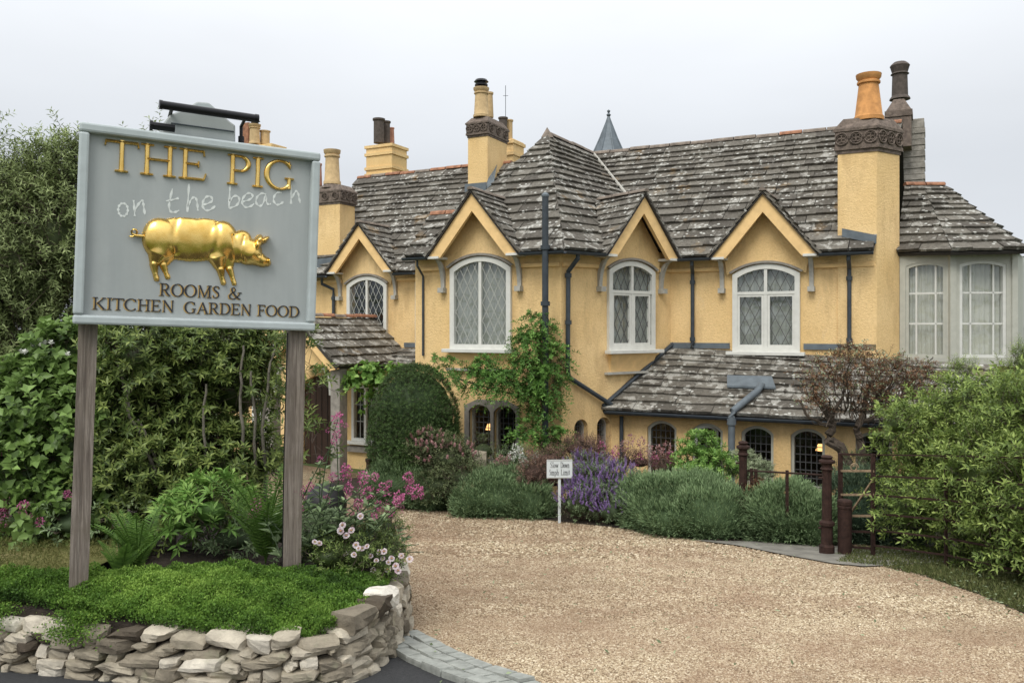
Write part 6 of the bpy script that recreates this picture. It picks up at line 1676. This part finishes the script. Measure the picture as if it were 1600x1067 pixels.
# daisies
bl7 = [blob(560,860,5.25,55,38,.30), blob(600,875,5.2,32,32,.22), blob(520,865,5.15,45,28,.22), blob(590,830,5.5,40,30,.2)]
dz_ = bush('daisy_clump', 'clump of pale pink fleabane daisies spilling over the wall end by the gravel', 'flower', bl7, 'leaf_rhodo', 900, .07, 9, .026, .008, up=.5, seed=8, core=.8, tipbright=.3)
def daisy(P, r, face, seed):
    rn = random.Random(seed); mb = MB(); f = Vector(face).normalized(); a = f.cross(Vector((0,0,1))).normalized(); b_ = f.cross(a); V = []; n = 16
    for k in range(n):
        t0 = 2*math.pi*k/n; t1 = 2*math.pi*(k+.82)/n; tm = (t0+t1)/2; R = r*rn.uniform(.92, 1.05)
        mb.add([P+(a*math.cos(tm)+b_*math.sin(tm))*r*.25, P+(a*math.cos(t0)+b_*math.sin(t0))*R*.93-f*r*.06, P+(a*math.cos(tm)+b_*math.sin(tm))*R-f*r*.08, P+(a*math.cos(t1)+b_*math.sin(t1))*R*.93-f*r*.06], [(0,1,2,3)], rn.random())
    d = mb.build('daisy', 'petal_daisy', dz_, tint=True)
    MB().lathe(P+f*.001, [(r*.36,0),(r*.3,r*.12),(r*.1,r*.16)], 8).build('daisy_eye', 'daisy_eye', d)
for i, (u, v) in enumerate([(492,846),(499,848),(541,836),(535,820),(540,865),(553,866),(556,851),(549,828),(566,856),(593,862),(600,861),(612,872),(607,878),(583,890),(606,889),(622,891),(573,853),(588,875),(579,868),(598,872),(560,856),(532,829),(563,806),(627,868),(640,873),(618,884)]):
    Y = 4.93+.03*(i % 5); daisy(px(u, v, Y), random.uniform(4.2, 6.2)/F_PX*Y, (random.uniform(-.4,.5), -.75, random.uniform(.4,.9)), i)

# ---- ground cover of the bed, lawn and verge grasses
def scatter(poly, n, zf, L, Wd, mat, name, label, cat, up=.8, bumpf=None, seed=1, lay=1.0, tb=None):
    r = np.random.default_rng(seed); P = np.array([q[:2] for q in poly]); lo, hi = P.min(0), P.max(0)
    x = r.uniform(lo[0], hi[0], n); y = r.uniform(lo[1], hi[1], n); k = inside(poly, x, y); x, y = x[k], y[k]; n = len(x)
    z = np.array([zf(a, b_) for a, b_ in zip(x, y)]); b_ = bumpf(x, y) if bumpf else 0; hgt = r.random(n)**.6
    Q = np.stack([x, y, z+b_*hgt], 1); D = unit(r.normal(size=(n,3))*(1-up)+np.array([0,0,1.])*up)
    LL = L*r.uniform(.6, 1.4, n); V, Fc = leaves(Q, D, unit(r.normal(size=(n,3))), LL, LL*Wd/L, curl=.2)
    T = np.clip((tb(x, y) if tb is not None else .4)+.35*hgt-.15+r.normal(size=n)*.14, 0, 1)
    o = mk(name, V, Fc, mat, tint=np.repeat(T, 2)); tag(o, label, cat, kind='stuff'); return o
mat_poly = [(p_[0], p_[1]) for p_ in inner if p_[0] > -4.2 and p_[1] < 5.3][:]+[(-.78,5.2), (-1.0,5.0), (-1.35,4.95), (-1.9,4.98), (-2.3,4.72), (-2.6,4.72), (-3.0,4.80), (-3.6,4.95), (-4.2,5.2)]
def lumps(x, y): return .022+.045*(np.sin(x*13+np.sin(y*9)*2)*np.sin(y*15+x*4)+1)*.5+.016*(np.sin(x*37+y*11)*np.sin(y*31-x*8)+1)
scatter(mat_poly, 300000, lambda a, b_: bz(a, b_)-.02, .013, .008, 'leaf_ground', 'ground_cover', 'mat of bright green creeping foliage covering the raised bed', 'ground cover', up=.45, bumpf=lumps, seed=41, tb=lambda x, y: .38+.30*np.sin(x*3.1+y*2.3)*np.sin(y*4.7-x)+.18*np.sin(x*19+y*7)*np.sin(y*17-x*5))
# trailing over the stones here and there
scatter([(-3.6,4.9),(-2.6,4.7),(-2.5,5.6),(-3.0,6.9),(-4.3,7.3),(-9,7.3),(-9,5.2)], 70000, lambda a, b_: bz(a, b_)+.01, .030, .004, 'grass', 'lawn_grass', 'short dry straw-tinged lawn grass at the left edge', 'grass', up=.35, seed=42, tb=lambda x, y: .5+.4*np.sin(x*2.2+y*1.3)*np.sin(y*2.9))
vp_ = [G(1310,882), G(1380,888), G(1450,905), G(1530,932), G(1600,962), (3.3,4.6), (5.4,4.6), (5.0,9.2), (3.9,9.3)]
scatter(vp_, 60000, lambda a, b_: gz(a, b_)+.015, .045, .007, 'grass_strip', 'verge_grass', 'rough grass and leaf litter along the foot of the iron fence', 'grass', up=.4, seed=43)

# ---- clipped yew dome
yx = px(648, 650, 13.4); yr = 73/F_PX*13.4
yb = [(yx.x, yx.y, -1.50, yr*.93, yr*.93, .90), (yx.x, yx.y, -1.85, yr, yr, .95), (yx.x, yx.y, -2.35, yr*.98, yr*.98, .95)]
bush('clipped_yew', 'large dense dark green clipped yew dome left of the mullioned window', 'topiary', yb, 'leaf_yew', 15000, .055, 7, .032, .011, up=.25, seed=9, core=.90, rmin=.93, lumpy=.12, jit=.5, tipbright=.25)
# ---- wisteria on the soil pipe and wall
bw = [q_ for q_ in [blob(838,515,13.45,24,20,.18), blob(828,545,13.4,32,24,.2), blob(866,560,13.4,20,20,.16), blob(818,585,13.4,30,20,.18), blob(852,597,13.4,28,24,.18), blob(788,600,13.45,34,18,.18), blob(742,590,13.6,30,20,.18), blob(690,573,13.75,26,14,.15), blob(850,635,13.4,16,26,.14), blob(830,625,13.4,20,16,.16), blob(824,672,13.35,22,16,.15), blob(870,686,13.25,24,14,.16), blob(762,572,13.6,18,14,.14)]]; bw = [(q_[0]-.0, q_[1]-.20, q_[2], q_[3], q_[4], q_[5]) for q_ in bw]
wv = bush('wisteria', 'bright green wisteria climbing the corner soil pipe and spreading across the wall', 'climber', bw, 'leaf_wisteria', 1250, .22, 15, .062, .021, up=.15, droop=.55, seed=10, core=0, spread=.8, tipbright=.45, rmin=.5)
mb = MB(); limb(mb, [px(846,740,13.25), px(852,660,13.35), px(842,590,13.4), px(846,505,13.45)], .04, .02, 7, .01, 3); limb(mb, [px(848,650,13.35), px(815,622,13.45), px(745,600,13.65), px(690,580,13.8)], .022, .012, 6, .01, 4)
mb.build('trunk', 'bark', wv)
bush('vine', 'fresh green broad-leaved vine trailing along the low roof by the entrance window', 'climber', [blob(575,585,15.6,30,12,.18), blob(590,612,15.5,18,26,.15), blob(556,600,15.7,12,18,.12), blob(610,590,15.5,24,14,.15)], 'leaf_bright', 120, .2, 7, .11, .10, up=.2, droop=.5, seed=11, core=0, rmin=.3)

# ---- lavender mounds
def lavender(label, blobs, n, seed, mat='leaf_lavender', L=.11):
    blobs = [b_[:5]+(b_[5]+.0,) for b_ in blobs]+[(b_[0], b_[1], gz(0, b_[1])+.10, b_[3]*.9, b_[4]*.8, .24) for b_ in blobs]; n = int(n*1.5)
    t = thing('lavender_bush', (blobs[0][0], blobs[0][1], gz(0, blobs[0][1])), label, 'lavender', 'grey-green lavender mounds in the bed before the house')
    r = np.random.default_rng(seed); V, Fc, T, SV_, SF = shoots(blobs, n, L, 5, L*.55, .011, up=.5, jit=.16, droop=0, spread=.26, rmin=.82, seed=seed, tipbright=.45, curl=0, lowz=-.6, lumpy=1.2)
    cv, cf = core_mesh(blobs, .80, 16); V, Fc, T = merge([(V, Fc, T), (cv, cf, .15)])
    mk('foliage', V, Fc, mat, t, tint=T); return t
lavender('lavender mound with rusty stub post at its left, nearest the entrance', [blob(625,755,13.0,52,36,.5), blob(680,765,12.8,50,32,.45), blob(595,765,13.0,24,26,.35)], 5200, 51)
lavender('lavender mound directly left of the speed notice, edge on the gravel', [blob(775,780,12.2,60,36,.5), blob(828,788,12.0,34,32,.4), blob(735,788,12.1,26,28,.35), blob(800,756,12.5,44,24,.4)], 6800, 52)
lavender('largest lavender mound, between the purple flowers and the far gate post', [blob(1040,798,10.9,62,46,.5), blob(1115,806,10.4,64,44,.5), blob(1000,782,11.2,36,32,.4), blob(1085,778,10.8,58,30,.45), blob(1060,812,10.5,55,26,.35)], 9500, 53)
lavender('darker lavender mound between the two cast iron gate posts', [blob(1235,810,9.9,50,46,.45), blob(1265,818,9.75,34,40,.4), blob(1203,808,10.0,32,38,.35)], 6500, 54)
lavender('lavender seen through the narrow rusty gate', [blob(1340,800,9.9,50,54,.5), blob(1400,810,9.8,45,55,.5)], 4200, 55, 'leaf_dark_lavender')
bush('bronze_plant', 'dark bronze-tinged plant in the gap beside the far gate post', 'plants', [blob(1180,795,10.25,16,42,.2)], 'leaf_brown', 330, .09, 8, .03, .010, up=.5, seed=12, core=.7)
# ---- mixed border
fu = [blob(700,720,12.6,46,34,.4), blob(670,700,12.7,30,26,.3), blob(725,750,12.3,40,30,.35), blob(690,760,12.4,40,26,.3)]
tfu = bush('fuchsia_bush', 'loose arching bush with pinkish tips in front of the yew dome', 'shrub', fu, 'leaf_fuchsia', 1100, .16, 10, .038, .016, up=.5, seed=13, core=.6, jit=.45, rmin=.65)
spikes(fu[:2], 70, .10, .035, 'petal_rose', tfu, 'blossom', 14, petals=5)
bush('border_shrub', 'small green shrub below the mullioned window beside the grey rock', 'shrub', [blob(755,705,13.0,26,22,.25), blob(770,735,12.8,30,20,.25)], 'leaf_fuchsia', 260, .10, 8, .03, .012, up=.5, seed=15, core=.6)
wh = [blob(812,716,12.6,34,14,.2)]
tw_ = bush('valerian_white', 'white and pale pink valerian heads beneath the mullioned window', 'flower', wh, 'leaf_grey', 160, .10, 7, .04, .012, up=.7, seed=16, core=.5)
for i, (u, v) in enumerate([(806,700),(812,706),(816,718),(837,716),(800,712),(820,722)]): flower_head(px(u, v, 12.4), 5.5/F_PX*12.4, 'petal_white', tw_, 600+i, 1.5)
for i, (u, v) in enumerate([(783,716),(790,722),(795,716),(776,722),(828,708)]): flower_head(px(u, v, 12.4), 5/F_PX*12.4, 'petal_rose', tw_, 640+i, 1.3)
rd = [blob(905,702,12.4,34,16,.25), blob(860,718,12.4,30,16,.25), blob(835,740,12.0,26,24,.25), blob(925,712,12.2,30,24,.25), blob(870,745,12.3,40,24,.3)]
bush('smoke_plant', 'hazy reddish brown feathery plants behind the speed notice', 'plants', rd, 'leaf_red', 1500, .13, 9, .026, .010, up=.6, seed=17, core=.65, jit=.4, rmin=.6, lumpy=2)
rv_ = [blob(1000,722,12.2,30,16,.25), blob(1040,730,12.0,24,14,.25), blob(975,720,12.2,22,18,.2)]
trv = bush('red_valerian', 'dusky pink valerian standing before the first arched windows of the low range', 'flower', rv_, 'leaf_red', 380, .14, 8, .028, .010, up=.7, seed=18, core=.5, rmin=.5)
for i, (u, v) in enumerate([(986,686),(1002,692),(1014,702),(975,696),(1030,704),(1042,700),(1048,714),(1022,718),(998,716),(1052,724),(962,706),(940,700)]): flower_head(px(u, v, 12.1), 6.5/F_PX*12.1, 'petal_pink' if i > 5 else 'petal_rose', trv, 700+i, 1.6)
pu = [blob(930,770,11.6,46,42,.35), blob(905,785,11.5,32,32,.3), blob(965,760,11.6,30,34,.3), blob(920,735,11.9,40,22,.3), blob(960,798,11.3,36,26,.3)]
tpu = bush('purple_catmint', 'mass of purple catmint spikes right of the speed notice', 'flower', pu, 'leaf_grey', 1300, .12, 8, .034, .013, up=.6, seed=19, core=.75)
spikes(pu, 560, .14, .022, 'petal_purple', tpu, 'flower_spikes', 20, petals=9, rmin=.9)
bb = [blob(1095,705,11.9,24,22,.22), blob(1080,728,11.7,24,18,.2), blob(1118,738,11.6,28,24,.25), blob(1100,752,11.5,26,14,.2)]
bush('bright_bush', 'fresh lime green bush standing above the largest lavender mound', 'shrub', bb, 'leaf_bright', 430, .15, 10, .075, .024, up=.5, seed=24, core=.55, whorl=True)
bush('variegated_bush', 'pale cream-green variegated bush left of the far gate post', 'shrub', [blob(1160,728,12.0,34,20,.28), blob(1185,738,11.8,24,16,.25)], 'leaf_variegated', 900, .08, 8, .026, .012, up=.4, seed=25, core=.75)
bush('rose_bush', 'small leafy rose behind the rusty scroll gate', 'shrub', [blob(1335,745,10.9,36,32,.3), blob(1320,775,10.8,30,26,.3)], 'leaf_fuchsia', 420, .12, 8, .035, .016, up=.4, seed=26, core=.5)
# ---- brown gnarled tree
tt = thing('gnarled_tree', px(1330,760,11.3), 'small gnarled tree with brown dying crown over the low slate roof', 'tree')
mb = MB()
limb(mb, [px(1335,780,11.3), px(1318,706,11.3), px(1296,686,11.3), px(1298,655,11.3), px(1278,625,11.35), px(1268,595,11.4)], .085, .028, 8, .012, 1)
limb(mb, [px(1352,780,11.3), px(1346,700,11.3), px(1340,672,11.25), px(1350,640,11.3), px(1358,600,11.3)], .07, .025, 8, .012, 2)
limb(mb, [px(1298,665,11.3), px(1265,652,11.2), px(1248,625,11.2)], .03, .012, 6, .01, 3); limb(mb, [px(1345,660,11.3), px(1385,640,11.2), px(1420,610,11.2), px(1450,585,11.2)], .035, .012, 6, .012, 4)
limb(mb, [px(1318,706,11.3), px(1290,690,11.2)], .05, .03, 6, .01, 5); limb(mb, [px(1300,650,11.3), px(1320,610,11.3), px(1325,575,11.3)], .03, .01, 6, .012, 6); limb(mb, [px(1352,640,11.3), px(1385,600,11.3), px(1400,565,11.3)], .03, .01, 6, .012, 7)
r_ = np.random.default_rng(77)
for i in range(70):
    u, v = r_.uniform(1250, 1460), r_.uniform(550, 640); limb(mb, [px(1330+(u-1330)*.45, 640, 11.3), px(1330+(u-1330)*.8, v+30, 11.3+r_.normal()*.25), px(u, v, 11.3+r_.normal()*.35)], .010, .003, 4, .02, 100+i)
mb.build('trunk', 'bark', tt)
bc = [blob(1290,590,11.3,42,32,.45), blob(1340,580,11.3,45,34,.5), blob(1395,590,11.3,48,38,.5), blob(1440,600,11.3,36,34,.4), blob(1275,625,11.2,26,18,.3), blob(1370,620,11.2,45,24,.4), blob(1330,555,11.4,40,14,.3)]
V, Fc, T, SV_, SF = shoots(bc, 1350, .12, 9, .030, .016, up=.4, jit=.6, rmin=.35, seed=27, tipbright=.7, spread=1)
mk('crown', V, Fc, 'leaf_brown', tt, tint=T); mk('twigs', SV_, SF, 'bark', tt)
rr_ = np.random.default_rng(3); k_ = rr_.choice(len(SV_)//3, 700); Q = SV_.reshape(-1,3,3)[k_,2]
V, Fc = leaves(np.repeat(Q, 3, 0)+rr_.normal(size=(2100,3))*.02, unit(rr_.normal(size=(2100,3))), unit(rr_.normal(size=(2100,3))), .028, .022); mk('seed_heads', V, Fc, 'leaf_variegated', tt, tint=np.repeat(rr_.random(2100), 2))
# ---- right hedge along the fence
def wb(x, y, z, a, b_, c_): return (x, y, z, a, b_, c_)
bh = [wb(4.85,9.1,-1.42,.38,.5,.52), wb(5.0,8.5,-1.15,.5,.6,.68), wb(5.1,7.8,-1.2,.55,.6,.72), wb(5.05,7.1,-1.3,.55,.6,.70), wb(5.15,6.3,-1.15,.6,.6,.75), wb(5.1,5.5,-1.15,.6,.6,.8), wb(4.85,8.7,-2.1,.42,.6,.55), wb(4.85,7.8,-2.0,.42,.6,.6), wb(4.85,7.0,-1.9,.42,.6,.6), wb(4.9,6.2,-1.8,.45,.6,.6), wb(4.9,5.4,-1.7,.45,.6,.6), wb(5.3,8.3,-.75,.35,.4,.3), wb(5.6,7.2,-.55,.3,.4,.35), blob(1425,700,9.5,48,66,.3), blob(1400,790,9.6,40,60,.25), blob(1455,780,9.0,60,85,.3), blob(1460,660,9.6,52,44,.3), blob(1530,760,8.2,60,110,.3), blob(1590,740,7.6,70,130,.3), blob(1560,830,7.7,70,60,.25), wb(4.35,7.7,-1.55,.28,.5,.62), wb(4.32,7.0,-1.6,.26,.5,.6), wb(4.4,6.3,-1.6,.3,.6,.6), wb(4.45,5.6,-1.6,.3,.7,.6), blob(1420,800,8.5,46,50,.2), blob(1400,665,8.9,28,24,.2), blob(1500,625,9,34,28,.25)]
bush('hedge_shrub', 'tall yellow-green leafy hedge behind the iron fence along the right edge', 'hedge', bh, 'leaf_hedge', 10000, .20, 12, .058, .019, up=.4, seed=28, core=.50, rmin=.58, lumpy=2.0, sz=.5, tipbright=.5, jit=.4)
bush('feathery_shrub', 'soft pale green feathery shoots at the right edge below the bay window', 'shrub', [blob(1585,600,10.5,30,45,.3), blob(1500,585,11,26,20,.25), blob(1595,560,10.4,14,22,.15)], 'leaf_hedge', 330, .16, 14, .045, .008, up=.7, seed=29, core=0, rmin=.3, tipbright=.5)
# ---- black sculpture and rock
p0 = px(508, 740, 11.5); bs = thing('black_boulder', V3((p0.x, p0.y, gz(0,p0.y))), 'large smooth black rounded sculpture sitting on the gravel before the porch', 'sculpture')
Vb, Fb = core_mesh([(p0.x, p0.y, -2.46, .30, .40, .30), (p0.x+.16, p0.y-.1, -2.58, .16, .2, .18)], 1.0, 20)
o = mk('body', Vb, Fb, 'rubber_black', bs, smooth=True)
p1 = px(748, 722, 12.75); rk = thing('grey_rock', V3((p1.x, p1.y, gz(0,p1.y))), 'rounded pale grey rock among the plants under the mullioned window', 'rock')
Wv, Fc = rock((p1.x, p1.y, p1.z), (1,0,0), (0,1,0), (.13,.12,.17), 5); mk('stone', Wv, Fc, 'wall_stone', rk, tint=.55)
# a scatter of fallen leaves on asphalt and verge
r_ = np.random.default_rng(9); n = 260; x = r_.uniform(3.3, 4.3, n); y = r_.uniform(5.2, 9.0, n)
x = np.concatenate([x, r_.uniform(-.5,3.6,220)]); y = np.concatenate([y, r_.uniform(4,10,220)]); n = len(x); z = gzv(y)+.045
V, Fc = leaves(np.stack([x,y,z],1), unit(r_.normal(size=(n,3))*np.array([1,1,.2])), unit(r_.normal(size=(n,3))*.3+np.array([0,0,1.])), r_.uniform(.02,.05,n), .016); tag(mk('fallen_leaves', V, Fc, 'leaf_variegated', tint=np.repeat(r_.random(n)*.6, 2)), 'pale fallen leaves strewn along the verge beside the gravel', 'leaves', kind='stuff')

# ---- ground cover tumbling over the top stones
r_ = np.random.default_rng(66); atw, Lw = polyline(wall_path, .1)
for f_, w_, n_ in ((.37,.16,2600),(.27,.14,1500),(.17,.2,2000)):
    p0, d0 = atw(LP_+L6*f_); nn = Vector((-d0.y, d0.x, 0)); a_ = r_.normal(size=n_)*w_*.5; b_ = r_.uniform(-.05, .14, n_)
    P = np.array([tuple(p0+d0*a+nn*b) for a, b in zip(a_, b_)]); P[:,2] = np.array([topz(y) for y in P[:,1]])+.065-np.maximum(0, .04-b_)*1.1+r_.uniform(-.03,.02,n_)
    V, Fc = leaves(P, unit(r_.normal(size=(n_,3))+np.array([0,-.6,.5])), unit(r_.normal(size=(n_,3))), .014, .009); tag(mk('ground_cover', V, Fc, 'leaf_ground', tint=np.repeat(np.clip(r_.normal(.5,.25,n_),0,1), 2)), 'tuft of bright green creeping foliage tumbling over the top stones of the wall', 'ground cover', kind='stuff')
